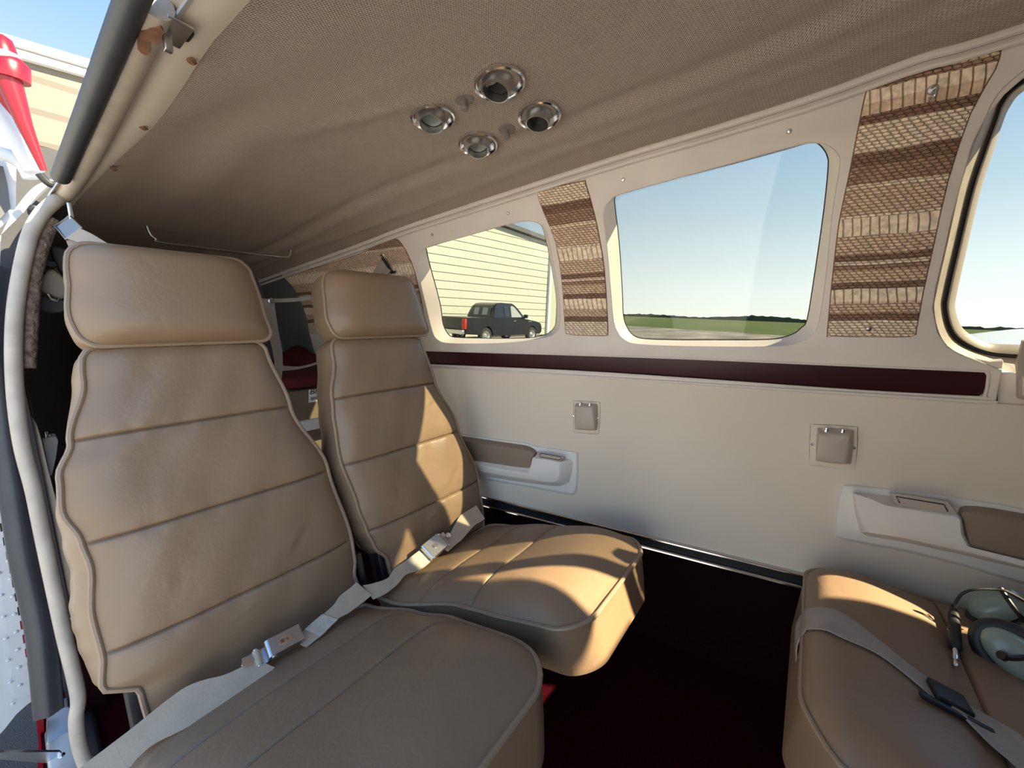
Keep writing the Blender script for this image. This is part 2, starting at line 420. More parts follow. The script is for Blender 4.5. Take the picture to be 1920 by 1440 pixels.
struct(m.build('ceiling', M_head, smooth=60))
# outer roof skin (keeps daylight out above the liner)
m = MB(); lo = []; hi = []
for i in range(40):
    x = -2.1+3.4*i/39; p = topat(x); yn = near_y(x)-.045
    L = []
    for j in range(13):
        f = j/12; y = yn+(p.y+.10-yn)*f; L.append(V((x, y, ceil_z(x, min(p.y, max(near_y(x), y)))+.035+.02*math.sin(math.pi*f)-(.075*(max(0, f-.9)/.1))-.05*(max(0, .08-f)/.08))))
    lo.append(L); hi.append([q+V((0, 0, .004)) for q in L])
m.grid(lo); m.grid(hi)
for a, b in ((lo[0], hi[0]), (lo[-1], hi[-1]), ([r[0] for r in lo], [r[0] for r in hi]), ([r[-1] for r in lo], [r[-1] for r in hi])): m.grid([a, b])
struct(m.build('trim_1', M_white, smooth=60))

# window panel: cream moulded plastic with two windows, a notch for the third, and fabric insets
W1o = [(802, 463), (790, 475), (784, 499), (790, 535), (799, 573), (811, 621), (820, 636), (838, 643), (890, 644), (942, 643), (985, 639), (1019.6, 633), (1040, 625), (1049, 608), (1048, 556), (1038, 500), (1028, 450), (1019.6, 427), (1005, 417.7), (988, 415), (967.5, 417.7), (926, 428), (860, 447)]
W1i = [(803, 458), (799, 469), (807, 504), (817, 540), (826, 577), (830, 608), (840, 627), (853, 633), (900, 634.5), (942, 635), (980, 634.5), (1008, 632), (1030, 624), (1043, 604), (1043, 556), (1034, 500), (1024, 450), (1016, 424), (1003, 413), (988, 410), (967.5, 412), (926, 423), (860, 440)]
W2o = [(1166, 364), (1145, 376), (1132, 400), (1138, 454), (1146, 545), (1150.5, 597), (1157, 620), (1171, 637), (1196, 645), (1270, 648.5), (1334, 649.5), (1410, 650), (1471, 648), (1500, 642), (1520, 630), (1534, 608), (1548, 520), (1560, 400), (1574, 312), (1572, 292), (1560, 278), (1540, 269), (1517, 268.5), (1496, 273), (1400, 299), (1280, 332)]
W2i = [(1164, 358), (1153, 370), (1152, 384), (1160, 454), (1166, 545), (1168, 591), (1175, 614), (1188, 630), (1210, 636), (1270, 638), (1334, 638), (1410, 638), (1455, 636), (1487, 627), (1503, 615), (1514, 600), (1526, 530), (1545, 400), (1554, 313), (1552, 292), (1546, 280), (1534, 268), (1515, 262), (1496, 266), (1400, 291), (1280, 325)]
W3o = [(1883, 679), (1882, 676), (1857, 678), (1804, 666), (1777, 650), (1759, 624), (1750, 579), (1756, 539), (1772, 473), (1786, 410), (1804, 344), (1825, 270), (1851, 217), (1866, 200), (1885, 177), (1920, 146), (1990, 108), (2100, 60), (2300, 10)]
P3 = lambda L, off=0: [panel(*p, off) for p in L]
def rounder(pts, k=3): return smoothpath(pts, k, closed=True)
bottom = [(1868, 759), (1700, 748.5), (1500, 736), (1245, 719.5), (1000, 704), (810, 692), (700, 685)]
bl = panel(700, 685); tl = top3[0]
aft = V((-1.95, 0, 0))
def panel_at(x, z): return V((x, W0+T*x-K*(z-ZB), z))
outline = P3(bottom) + [panel_at(-1.2, panel(700, 685).z-.005), panel_at(-1.95, panel(700, 685).z-.03), panel_at(-1.95, topat(-1.95).z-.004)] + [panel_at(p.x, p.z-.002) for p in top3[1:-1]] 
outline = outline + list(reversed(P3(W3o)))
W1oP = rounder(P3(W1o)); W2oP = rounder(P3(W2o))
strip_o = [(640, 652), (800, 657.5), (1060, 665), (1300, 673), (1560, 684), (1700, 690), (1840, 696), (1849, 699), (1853, 706), (1850, 730), (1846, 741), (1838, 745), (1700, 738), (1560, 729.5), (1300, 710.5), (1060, 695), (810, 684), (640, 674)]
plate('wall_left', outline, [W1oP, W2oP, P3(strip_o)], PP, PN, .012, .003, M_plastic)
bpy.data.objects['wall_left']['kind'] = 'structure'
bead = [p-PN*.004+V((0, 0, -.002)) for p in top3[:-1]]
struct(MB().tube(smoothpath(bead, 6), .0065, 10).build('trim_2', M_plastic))
bd2 = [p-PN*.002+V((0, 0, -.017)) for p in top3[:-1]]
struct(MB().tube(smoothpath(bd2, 6), .0045, 8).build('trim_3', M_plastic))
# maroon strip set into the panel
so_ = [panel(p[0], p[1], -.008) for p in [(600, 640), (1000, 655), (1500, 676), (1870, 690), (1870, 752), (1500, 735), (1000, 700), (600, 684)]]
struct(plate('trim_4', so_, [], PP+PN*.006, PN, .008, .001, M_maroon))
lip = P3(strip_o, .001)
struct(MB().tube(smoothpath(lip, 3, True), .0022, 8, closed=True).build('trim_5', M_plastic))
struct(MB().tube(smoothpath([panel(p[0], p[1]-4, .003) for p in bottom[:-1]], 4), .0034, 8).build('trim_24', M_plastic))
# reveals (from the panel face out to the glass) and panes
def window(n, outer, inner, depth=.030, label=None):
    A = rounder(P3(outer)); Bq = rounder([panel(*p, -depth) for p in inner])
    A0 = [p - PN*.002 for p in A]
    mid = [a*.93+b*.07 + PN*.000 for a, b in zip(A, Bq)]
    outr = [b+(b-sum(Bq, V((0, 0, 0)))/len(Bq)).normalized()*.03 for b in Bq]
    m = MB(); m.rings([A, mid, Bq, outr, [o_ + PN*.004 for o_ in outr], [a+PN*.012+(a-sum(A, V((0, 0, 0)))/len(A)).normalized()*.004 for a in A]], closed=True)
    w_ = m.build('window_%d' % n, M_plastic, smooth=50); struct(w_)
    g = MB(); cen = sum(Bq, V((0, 0, 0)))/len(Bq)
    gl = [b+(b-cen).normalized()*.02+PN*.005 for b in Bq]
    g.rings([gl, [p+PN*.003 for p in gl]]); g.build('pane', M_glass, w_, smooth=0)
    gk = MB().tube([b+PN*.002 for b in Bq], .0018, 6, closed=True); gk.build('gasket', M_black, w_)
    return w_
window(1, W1o, W1i); window(2, W2o, W2i)
# third window: thin lit lip, three ring frames and a pane
W3c = [(1920, 170), (1893.6, 198.7), (1880, 228), (1859, 291), (1838, 357), (1814, 457), (1793, 552), (1790.6, 579), (1801, 610), (1822, 629), (1856.6, 645), (1909, 648), (2060, 655), (2250, 640), (2400, 560), (2420, 300), (2330, 120), (2150, 90), (2020, 115)]
W3b = [(1905, 158), (1875, 190), (1862, 225), (1840, 285), (1817, 355), (1793, 455), (1772, 545), (1768, 580), (1778, 620), (1800, 645), (1845, 664), (1905, 672), (2060, 680), (2290, 665), (2450, 580), (2470, 280), (2370, 90), (2160, 60), (2010, 95)]
W3a = [(1895, 152), (1862, 190), (1848, 222), (1824, 280), (1801, 350), (1778, 452), (1758, 540), (1752, 580), (1762, 626), (1785, 655), (1835, 677), (1905, 700), (2060, 712), (2320, 690), (2500, 600), (2520, 260), (2400, 60), (2170, 30), (2000, 78)]
a_, b_, c_ = P3(W3a, 0.002), [panel(*p, -.028) for p in W3b], [panel(*p, -.036) for p in W3c]
A, Bq, Cq = [smoothpath(q, 4, True) for q in (a_, b_, c_)]
cen = sum(Cq, V((0, 0, 0)))/len(Cq)
wz = MB().rings([A, [a*.2+b*.8 for a, b in zip(A, Bq)], Bq, [b+PN*.01 for b in Bq], [a+PN*.014 for a in A]], closed=True).build('window_3', M_trim, smooth=50); struct(wz)
MB().rings([[b*.72+c*.28 for b, c in zip(Bq, Cq)], [b*.6+c*.4-PN*.006 for b, c in zip(Bq, Cq)], [c-PN*.002 for c in Cq], [c+PN*.006 for c in Cq], [b*.72+c*.28+PN*.008 for b, c in zip(Bq, Cq)]], closed=True).build('frame', M_jack, wz, smooth=60, label='taupe inner window ring')
MB().tube([b*.84+c*.16+PN*.001 for b, c in zip(Bq, Cq)], .0035, 8, closed=True).build('gasket', M_black, wz)
gl = [c+(c-cen).normalized()*.015+PN*.008 for c in Cq]
MB().rings([gl, [p+PN*.003 for p in gl]]).build('pane', M_glass, wz, smooth=0)
# plate with continuing side skin in front of / around window 3 (forward cabin, lower corner)
fl = [panel(1868, 759, -.010), panel(1882, 700, -.010), panel(1905, 694, -.010), panel(2060, 705, -.010), panel(2320, 690, -.01), panel(2500, 800, -.01), panel(2500, 835, -.01), panel(2060, 790, -.01)]
struct(plate('trim_6', [panel(1862, 698, -.016), panel(1915, 699, -.016), panel(2300, 712, -.016), panel(2300, 800, -.016), panel(1862, 760, -.016)], [], PP+PN*.012, PN, .008, .001, M_plastic))
struct(plate('trim_22', [panel(1850, 640, -.045), panel(2500, 600, -.045), panel(2500, 860, -.045), panel(1850, 780, -.045)], [], PP+PN*.045, PN, .01, .001, M_grey)) if False else None
# fabric insets on the pillars
def inset(n, pts, mat_, off=.0035):
    q = smoothpath([panel(*p, off) for p in pts], 2, True)
    o = plate('trim_%d' % n, q, [], PP-PN*off, PN, .003, .0012, mat_); struct(o)
    gk = MB().tube([p+PN*.003 for p in q], .0016, 6, closed=True).build('piping', M_torn, o, label='dark edge of the fabric inset')
    return o
FA = [(1008, 366), (1014, 359), (1050, 349), (1092, 340), (1097, 344), (1113, 400), (1124, 452), (1132, 504), (1137, 577), (1139, 622), (1134, 629.5), (1100, 629), (1066, 627), (1060, 620), (1057, 577), (1053, 525), (1041.5, 454), (1020, 400)]
FB = [(1624, 178), (1630, 167), (1645, 162), (1760, 128), (1868, 94), (1876, 96), (1866, 130), (1820, 212), (1777.5, 338.6), (1751, 457), (1730, 552), (1718, 618), (1708, 631), (1640, 631.5), (1562, 630), (1553, 618), (1569, 460), (1578, 400), (1593, 331), (1608.6, 251.5)]
FR = [(536, 522), (600, 500), (672, 477), (725, 452), (741, 449), (752, 458), (770, 492), (785, 545), (797, 610), (796, 622), (700, 624), (576, 624), (545, 560)]
gq = smoothpath([panel(*p, .007) for p in [(455, 500), (480, 492), (505, 500), (533, 522), (555, 550), (570, 585), (578, 625), (578, 700), (455, 720)]], 2, True)
struct(plate('trim_23', gq, [], PP-PN*.007, PN, .005, .0015, M_grey))
inset(7, FA, M_knit); inset(8, FB, M_knit); inset(9, FR, M_knit)
# small panel screws
def screw_on_panel(px, py):
    p = panel(px, py, .001)
    o = MB().lathe(p+PN*.001, -PN, [(0, .0035), (.003, .003), (.0045, 0), (.0062, -.0005), (.0065, -.002)], 14).build('panel_screw', M_steel)
    return o
scr = [((810, 440), 'small countersunk screw above the aft window, nearest the fabric corner'), ((952, 400), 'small countersunk screw above the aft window with the truck'),
       ((1168, 337), 'small countersunk screw above the left end of the middle window'), ((1480, 246), 'small countersunk screw above the right end of the middle window')]
for (p, l) in scr:
    tag(screw_on_panel(*p), l, 'screw', 'screws along the window panel')
for (p, l) in (((1751, 167), 'bent dark clothes hook at the top of the wide fabric pillar'),):
    o = thing('clothes_hook', l, 'hook', panel(*p, .004)); q = panel(*p, .008)
    MB().lathe(q+PN*.004, -PN, [(0, .003), (.006, .002), (.007, 0)], 12).build('base', M_steel, o)
    MB().tube(smoothpath([q, q-PN*.014, q-PN*.02+V((-.002, 0, -.010)), q-PN*.012+V((-.004, 0, -.017)), q-PN*.006+V((-.004, 0, -.012))], 4), .0018, 8).build('hook', M_steel, o)
q = panel(1629, 616, .004)
tag(MB().lathe(q, -PN, [(0, .003), (.004, .002), (.005, 0)], 12).build('snap_stud', M_steel), 'small dark snap stud at the foot of the wide fabric pillar', 'stud')

# lower side wall, rail, skirt, floor
zr = lambda p: p
ra = wall(905, 930); rb = wall(1510, 1078)
rd = (rb-ra)/(rb.x-ra.x)
def rail_at(x, off=0): p = ra+rd*(x-ra.x); p.y = W0+T*x; return p-WN*off
loops = []; xs = [-2.0+3.2*i/32 for i in range(33)]
m = MB(); fr = []; bk = []
for x in xs:
    zt = .02 if x > 1.15 else panel(1245, 700).z+.065*(x+0.2)*.9; zb_ = rail_at(x).z
    _a, _b = wall(810, 689), wall(1868, 757); zt = _a.z+(_b.z-_a.z)*(x-_a.x)/(_b.x-_a.x)
    col = []
    for j in range(13):
        f = j/12; z = zb_+(zt-zb_)*f; bul = .0012*math.sin(math.pi*f)*(1+.4*math.sin(x*7))
        col.append(V((x, W0+T*x-bul, z)))
    fr.append(col); bk.append([p+V((0, .012+.02, 0)) for p in col])
m.grid(fr); m.grid(bk); m.grid([fr[0], bk[0]]); m.grid([fr[-1], bk[-1]]); m.grid([[c[0] for c in fr], [c[0] for c in bk]]); m.grid([[c[-1] for c in fr], [c[-1] for c in bk]])
w_l = struct(m.build('trim_10', M_vinyl, smooth=60))
m = MB()
a, b = rail_at(-1.9, .006), rail_at(1.1, .006)
for dz, r in ((0, .0045), (-.030, .0055)):
    m.tube([a+V((0, 0, dz)), b+V((0, 0, dz))], r, 10)
struct(m.build('trim_11', M_chrome))
m = MB(); m.box((a+b)/2+V((0, .010, -.015)), ((b-a)/2, V((0, .006, 0)), V((0, 0, .015)))); struct(m.build('trim_12', M_black))
m = MB(); a1, b1 = rail_at(-2.0, -.004)+V((0, 0, -.02)), rail_at(1.2, -.004)+V((0, 0, -.02))
m.rings([[V((p.x, p.y, p.z)), V((p.x, p.y+.03, p.z)), V((p.x, p.y+.03, FLOOR-.02)), V((p.x, p.y, FLOOR-.02))] for p in (a1, b1)])
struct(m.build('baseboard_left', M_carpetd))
m = MB(); m.box((-.4, .55, FLOOR-.015), (V((1.6, 0, 0)), V((0, .62, 0)), V((0, 0, .015)))); struct(m.build('floor', M_carpet))
# forward and aft closures of the cabin
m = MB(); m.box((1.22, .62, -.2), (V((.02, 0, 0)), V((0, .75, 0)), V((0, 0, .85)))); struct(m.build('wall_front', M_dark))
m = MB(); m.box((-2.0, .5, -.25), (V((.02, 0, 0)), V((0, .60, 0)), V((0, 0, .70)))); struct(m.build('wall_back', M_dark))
# near side wall: forward of the door opening and aft of it
def near_wall(name, x0, x1, y0, y1, ztop0, ztop1, yt0, yt1, mat_):
    m = MB(); L = []
    for x, y, zt, yt in ((x0, y0, ztop0, yt0), (x1, y1, ztop1, yt1)):
        inner = [V((x, y, FLOOR-.02)), V((x, y, -.15)), V((x, y+(yt-y)*.35, zt*.5)), V((x, yt, zt))]
        L.append(inner+[p+V((0, -.03, .0)) for p in reversed(inner)])
    m.rings(L); return struct(m.build(name, mat_, smooth=0))
near_wall('wall_right', .12, 1.24, -.02, -.02, ceil_z(.3, near_y(.3))+.02, ceil_z(1.2, near_y(1.2))+.02, near_y(.3)-.02, near_y(1.2)-.02, M_plastic)
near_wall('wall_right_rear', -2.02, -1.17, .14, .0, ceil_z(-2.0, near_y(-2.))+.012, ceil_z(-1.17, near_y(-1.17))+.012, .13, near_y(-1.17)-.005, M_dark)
# sill under the door
m = MB(); m.box((-.42, -.03, FLOOR-.02), (V((.72, 0, 0)), V((0, .035, 0)), V((0, 0, .03))), .006); struct(m.build('trim_13', M_steel))

# ------------------------------------------------------------------ door surround (padded roll, seal, trim strip)
def onroof(px, py, drop=0):
    r = ray(px, py); a, b = .1, 4.
    for _ in range(50):
        k = (a+b)/2; p = r*k
        if p.z < .385+.166*p.x-drop: a = k
        else: b = k
    return r*a
def ext(a, b, x):       # extend line a->b forward to x
    return a+(b-a)*((x-a.x)/(b.x-a.x))
XP = -1.10
def post(px, py, x=XP): return onX(px, py, x)
def postx(y): return -1.14+.17*min(1, max(0, (y-350)/1000))
tubepx = [(124, 362), (100, 380), (76, 404), (57, 440), (44, 490), (33, 550), (27, 610), (26, 680), (31, 760), (43, 840), (63, 917), (80, 1000), (101, 1100), (121, 1192), (140, 1270), (147, 1312), (143, 1350), (150, 1400), (168, 1450)]
tp = [onX(x, y, postx(y)) for x, y in tubepx]
tr = [onroof(152, 310, .012), onroof(205, 195, .012), onroof(288, 0, .012)]
roof_end = ext(tr[1], tr[2], .30)
rr = [.0125]*3+[.0115]*16
path = smoothpath([tr[2], tr[1], tr[0]]+tp, 5)
m = MB(); n_ = len(path); m.tube(path, [.0165 if i < 8 else (.0165-.006*min(1, (i-8)/10)) for i in range(n_)], 14)
roll = struct(m.build('door_1', M_trim, smooth=60))
# forward run of the roll beyond the latch (with a torn end)
fr0 = onroof(300, -8, .010)
struct(MB().tube(smoothpath([ext(tr[1], tr[2], tr[2].x+.035), ext(tr[1], tr[2], -.3), ext(tr[1], tr[2], .3)], 4), .014, 14).build('door_2', M_trim))
# rubber seal
sealpx = [(92, 1338), (78, 1192), (60, 1100), (46, 1040), (27, 917), (12, 830), (1, 740), (-12, 650), (-16, 570), (-8, 500)]
sp_ = smoothpath([onX(x, y, postx(y)-.02) for x, y in sealpx], 5)
m = MB(); loops = []
for i, p in enumerate(sp_):
    t = (sp_[min(i+1, len(sp_)-1)]-sp_[max(i-1, 0)]).normalized(); u = V((-p.x, -p.y, -p.z)).normalized(); u = (u-u.dot(t)*t).normalized(); q = t.cross(u)
    L = [p+q*.0185*math.cos(a)*(1)+u*.010*math.sin(a)*(1+.35*math.cos(4*a)) for a in [2*math.pi*k/20 for k in range(20)]]
    loops.append(L)
struct(m.rings(loops).build('door_3', M_rubber, smooth=60))
sr = [onroof(114, 332, .022), onroof(158, 225, .022), onroof(248, 0, .022)]
sr = [sr[0], sr[1], sr[2], ext(sr[1], sr[2], .3)]
struct(MB().tube(smoothpath(sr, 5), .0118, 14).build('door_4', M_rubber, smooth=60))
fz = [(96, 410), (84, 440), (71, 480), (62, 520), (57, 570), (54, 620), (50, 690)]
struct(MB().tube(smoothpath([onX(x, y, postx(y)-.015) for x, y in fz], 5), .0115, 12).build('door_5', M_fuzzy, smooth=60))
# flat trim strip between the roll and the headliner
e0 = [onroof(150, 372, 0), onroof(287, 238, 0), onroof(395, 85, 0), onroof(470, 0, 0)]
i0 = [onroof(128, 362, .004), onroof(222, 205, .004), onroof(275, 85, .004), onroof(315, 0, .004)]
ea, eb = e0[0], e0[-1]; ia, ib = i0[0], i0[-1]
E_ = [ext(ea, eb, -1.22)]+e0+[ext(e0[-2], eb, .3)]; I_ = [ext(ia, ib, -1.22)]+i0+[ext(i0[-2], ib, .3)]
lo = [[a+(b-a)*f+V((0, 0, -.006*math.sin(math.pi*f))) for f in [k/8 for k in range(9)]] for a, b in zip(smoothpath(I_, 4), smoothpath(E_, 4))]
hi = [[p+V((0, 0, .010)) for p in r] for r in lo]
m = MB(); m.grid(lo); m.grid(hi); m.grid([[r[0] for r in lo], [r[0] for r in hi]]); m.grid([[r[-1] for r in lo], [r[-1] for r in hi]]); m.grid([lo[0], hi[0]]); m.grid([lo[-1], hi[-1]])
struct(m.build('trim_14', M_vinyl, smooth=60))
for (x, y), l in (((357, 110), 'rusty screw in the trim strip above the door, uppermost of three'), ((267, 236), 'screw in the trim strip above the door, the middle one'), ((212, 314), 'faint screw low in the trim strip above the door')):
    p = onroof(x, y, .004); nrm = V((0, -.3, -1)).normalized()
    tag(MB().lathe(p+V((0, 0, -.003)), nrm, [(0, .002), (.0035, .0015), (.0045, 0), (.006, -.002)], 12).build('trim_screw', M_torn), l, 'screw', 'screws in the door trim')
# latch striker with the torn roll end
lp = onroof(325, 52, .016)
o = thing('door_latch_striker', 'worn metal latch striker showing through the torn padded roll over the door', 'latch', lp)
m = MB(); m.box(lp+V((0, 0, -.004)), (V((.020, .002, .003)), V((-.001, .011, 0)), V((0, 0, .0015))), .001); m.build('plate', M_steel, o)
lq = onroof(312, 62, .02); m = MB(); m.box(lq+V((0, 0, -.006)), (V((.004, 0, 0)), V((0, .0035, 0)), V((0, 0, .011))), .001); m.build('hook', M_steel, o)
m = MB(); m.box(onroof(342, 58, .008), (V((.011, 0, 0)), V((0, .008, 0)), V((0, 0, .005))), .003); m.build('recess', M_black, o)
tp0 = onroof(284, 62, .026); rows_ = []
random.seed(3)
c0 = smoothpath([onroof(*p, .030) for p in [(258, 92), (262, 66), (275, 60), (300, 52), (306, 66), (292, 84), (283, 78), (277, 104)]], 3, True)
c0 = [p+V((random.uniform(-.0007, .0007), random.uniform(-.0007, .0007), 0)) for p in c0]
m = MB(); m.rings([c0, [p+V((0, 0, .006)) for p in c0]]); tag(m.build('torn_lining', M_torn, smooth=0), 'brown torn patch in the padded roll beside the latch above the door', 'tear')

# fuselage skin beyond the seal (painted metal, rounded)
pts = [(96, 336), (84, 340), (62, 352), (40, 376), (20, 405), (2, 440), (-20, 480), (-50, 540), (-90, 640)]
base = smoothpath([onX(x, y, -1.20) for x, y in pts], 4)
m = MB(); L0 = []
for k in range(9):
    xx = -1.20-.085*k; L0.append([p*(xx/-1.20)*.0+V((xx, p.y+.02*(-k*.085)*1.2+.010*k, p.z-.014*k)) for p in base])
inn = [[V((p.x, p.y+.022, p.z-.02)) for p in r] for r in L0]
m.grid(L0); m.grid(inn); m.grid([L0[0], inn[0]]); m.grid([L0[-1], inn[-1]]); m.grid([[r[0] for r in L0], [r[0] for r in inn]]); m.grid([[r[-1] for r in L0], [r[-1] for r in inn]])
tag(struct(m.build('trim_15', M_white, smooth=60)))
# jamb face between skin and roll
j0 = smoothpath([onX(x, y, -1.185) for x, y in [(98, 345), (70, 372), (40, 412), (20, 460), (8, 520), (2, 600)]], 4)
j1 = smoothpath([onX(x, y, -1.17) for x, y in [(116, 362), (92, 384), (62, 420), (42, 470), (28, 530), (22, 600)]], 4)
struct(ribbon([j0[i] for i in range(0, len(j0), 4)], [j1[i] for i in range(0, len(j1), 4)], .006, 4).build('trim_16', M_grey, smooth=60))
kp = onX(66, 392, -1.165)
tag(MB().lathe(kp, V((1, 0, -.1)), [(0, -.003), (.006, -.003), (.0075, 0), (.006, .004), (0, .006)], 16).build('rubber_plug', M_black), 'small black rubber plug in the door jamb corner', 'plug')
gp = smoothpath([onX(x, y, -1.13) for x, y in [(74, 326), (84, 338), (96, 346), (112, 346)]], 4)
tag(MB().tube(gp, .006, 10).build('rubber_corner', M_black), 'glossy black rubber bit at the top rear corner of the door opening', 'seal')

# ================================================================== SEATS
def body(org, sd, nd, S0, S1, L, R, th, hgt, seams=(), taper=0.0, corner=(.03, .03), nu=30, step=.006, boxd=None, undercut=0.0, seam_d=.0055, flare=(0, 0)):
    """pillow like upholstered slab. sd along, nd out of the front face, Y across. returns loops + front edge polyline"""
    ss = []; s = S0
    while s < S1: ss.append(s); s += step
    for c in (S0, S1):
        for k in (.0004, .0015, .0035): ss.append(c+k if c == S0 else c-k)
    ss.append(S1)
    for q in seams: ss += [q-.005, q-.003, q-.0015, q, q+.0015, q+.003, q+.005]
    ss = sorted(set(round(q, 5) for q in ss)); loops = []; eL = []; eR = []
    kn = [S0]+list(seams)+[S1]
    for s in ss:
        l = interp(L, s); r = interp(R, s)
        for end, cr in ((s-S0, corner[0]), (S1-s, corner[1])):
            if end < cr: ins = cr*(1-math.sqrt(max(0, 1-((cr-end)/cr)**2))); l += ins; r -= ins
        pil = 0
        for a, b in zip(kn, kn[1:]):
            if a <= s <= b: t = (s-a)/(b-a); pil = 1-abs(2*t-1)**5
        sg = sum(math.exp(-((s-q)/.0022)**2) for q in seams)
        edge_s = min(1, min(s-S0, S1-s)/.03); edge_s = math.sqrt(max(0, 1-(1-edge_s)**2))
        base = V(org)+V(sd)*s; F = []
        for k in range(nu+1):
            f = k/nu; f = .5-.5*math.cos(math.pi*f)*(1) if True else f
            e = 1-abs(2*f-1)**6
            h = hgt(s, f)*e*edge_s + .004*pil*e - seam_d*sg*min(1, e*3)
            F.append(base+V((0, l+(r-l)*f, 0))+V(nd)*h)
        tt = th if boxd is None else boxd(s)
        ins = undercut
        sideR = [base+V((0, r+.003*math.sin(math.pi*q)+flare[1]*math.sin(math.pi*q*.75)*min(1, (s-S0)/.05)-ins*q, 0))-V(nd)*(tt*q) for q in (.12, .35, .6, .85, 1)]
        sideL = [base+V((0, l-.003*math.sin(math.pi*q)-flare[0]*math.sin(math.pi*q*.75)*min(1, (s-S0)/.05)*(interp([(0, .2), (.08, .3), (.14, .95), (.28, .9), (.37, .1), (.45, .05), (.53, .45), (.6, .2)], s)+.04*math.sin(s*190)*math.exp(-((s-.2)/.07)**2))+ins*q, 0))-V(nd)*(tt*q) for q in (1, .85, .6, .35, .12)]
        loops.append(F+sideR+sideL); eL.append(F[0]); eR.append(F[-1])
    return loops, eL, eR, ss

def crease(f, s):
    h = 0
    for (f0, s0, an, ln, am) in ((.70, .185, .8, .028, .0026), (.60, .165, .9, .02, .0014), (.30, .35, 1.2, .02, .0010), (.80, .40, .5, .02, .0012), (.45, .10, .3, .025, .0012), (.22, .20, 1.4, .02, .0010)):
        u = (f-f0)*.38; v = s-s0; a = u*math.sin(an)-v*math.cos(an); b = u*math.cos(an)+v*math.sin(an)
        h += am*(math.exp(-(a/.006)**2)-.9*math.exp(-((a-.009)/.006)**2))*math.exp(-(b/ln)**2)
    for q in (.13, .295, .449): h += .0007*math.sin(f*58+q*40)*math.exp(-((s-q)/.016)**2)
    return h
def make_seat(tagname, label, bL, bR, hL, hR, cL, cR, side, cS0, belt=None, base_y=None):
    yc = (bL[0][1]+bR[0][1])/2
    st = thing('aircraft_chair', label, 'seat', (-.5, yc, FLOOR), 'rear passenger seats')
    # backrest
    hb = lambda s, f: .016+.010*math.sin(math.pi*min(1, s/.58))-.012*math.exp(-((s-.02)/.05)**2) + .0012*math.sin(f*9+s*21)+.0010*math.sin(f*23-s*37) + crease(f, s)
    loops, eL, eR, ss = body(B0, BD, BN, -.015, .592, bL, bR, .075, hb, seams=(.13, .295, .449), corner=(.012, .02), flare=(.020, .004), step=.005, nu=64)
    MB().rings(loops).build('backrest', M_leather, st, smooth=50)
    edge = [eL[i] for i in range(0, len(eL), 2)]; edger = [eR[i] for i in range(0, len(eR), 2)]
    MB().tube([p+BN*.001-V((0, .0015, 0)) for p in edge], .0042, 8).build('piping', M_piping, st)
    MB().tube([p+BN*.001+V((0, .0015, 0)) for p in edger], .0042, 8).build('piping', M_piping, st)
    # headrest
    hh = lambda s, f: .040*(1-abs(2*f-1)**2.6*.35)
    hbL = hL; hbR = hR
    ol = B0+BN*.012
    loops, eL, eR, ss = body(ol, BD, BN, .590, .757, hbL, hbR, .060, hh, corner=(.022, .026), step=.004)
    # bulge the roll further so that it overhangs the back
    MB().rings(loops).build('headrest', M_leather, st, smooth=50)
    loop = [eL[i] for i in range(0, len(eL), 2)]+[eL[-1]]+[eR[-1]]+[eR[i] for i in range(len(eR)-1, -1, -2)]+[eR[0]]
    MB().tube([p+BN*.001 for p in loop], .0042, 8, closed=True).build('piping', M_piping, st, label='tan piping around the headrest')
    # cushion
    S1 = .50
    hc = lambda s, f: .010+.018*math.sin(math.pi*min(1, max(0, (s-.05)/.42)))+.020*math.exp(-((s-.40)/.10)**2)-.022*math.exp(-((s-.52)/.05)**2) + .001*math.sin(f*13+s*17)
    o_ = C0-CN*.012
    loops, eL, eR, ss = body(o_, CD, CN, cS0, S1, cL, cR, .085, hc, seams=(.145, .265), corner=(.02, .065), step=.005, boxd=lambda s: .085+.02*s, undercut=.016, seam_d=.0045)
    MB().rings(loops).build('seat_cushion', M_leather, st, smooth=50)
    loop = [eL[i] for i in range(0, len(eL), 2)]+[eR[i] for i in range(len(eR)-1, -1, -2)]
    MB().tube([p+CN*.0012 for p in loop], .0045, 8, closed=True).build('piping', M_piping, st, label='tan piping around the cushion')
    # frame and hinges below
    m = MB()
    for y in (interp(cL, .2)+.05, interp(cR, .2)-.05):
        m.box((-.48, y, (FLOOR-.72)/2), (V((.012, 0, 0)), V((0, .010, 0)), V((0, 0, (-.72-FLOOR)/2)))); m.box((-.66, y, (FLOOR-.74)/2), (V((.012, 0, 0)), V((0, .010, 0)), V((0, 0, (-.74-FLOOR)/2))))
        m.box((-.55, y, -.735), (V((.17, 0, 0)), V((0, .012, 0)), V((0, 0, .012)))); m.box((-.55, y, FLOOR+.01), (V((.20, 0, 0)), V((0, .014, 0)), V((0, 0, .010))))
    m.box((-.55, yc, -.735), (V((.010, 0, 0)), V((0, (interp(cR, .2)-interp(cL, .2))/2-.04, 0)), V((0, 0, .010)))); m.build('frame', M_black, st)
    for y in (bL[0][1]-.012, bR[0][1]+.010):
        m = MB(); p = B0+BD*.015-BN*.03
        m.box((p.x, y, p.z), (BD*.075, V((0, .008, 0)), BN*.022), .003); m.box((p.x-.0, y+.014*(1 if y < yc else -1), p.z-.02), (BD*.06, V((0, .004, 0)), BN*.016), .002)
        m.build('hinge', M_black, st)
    return st

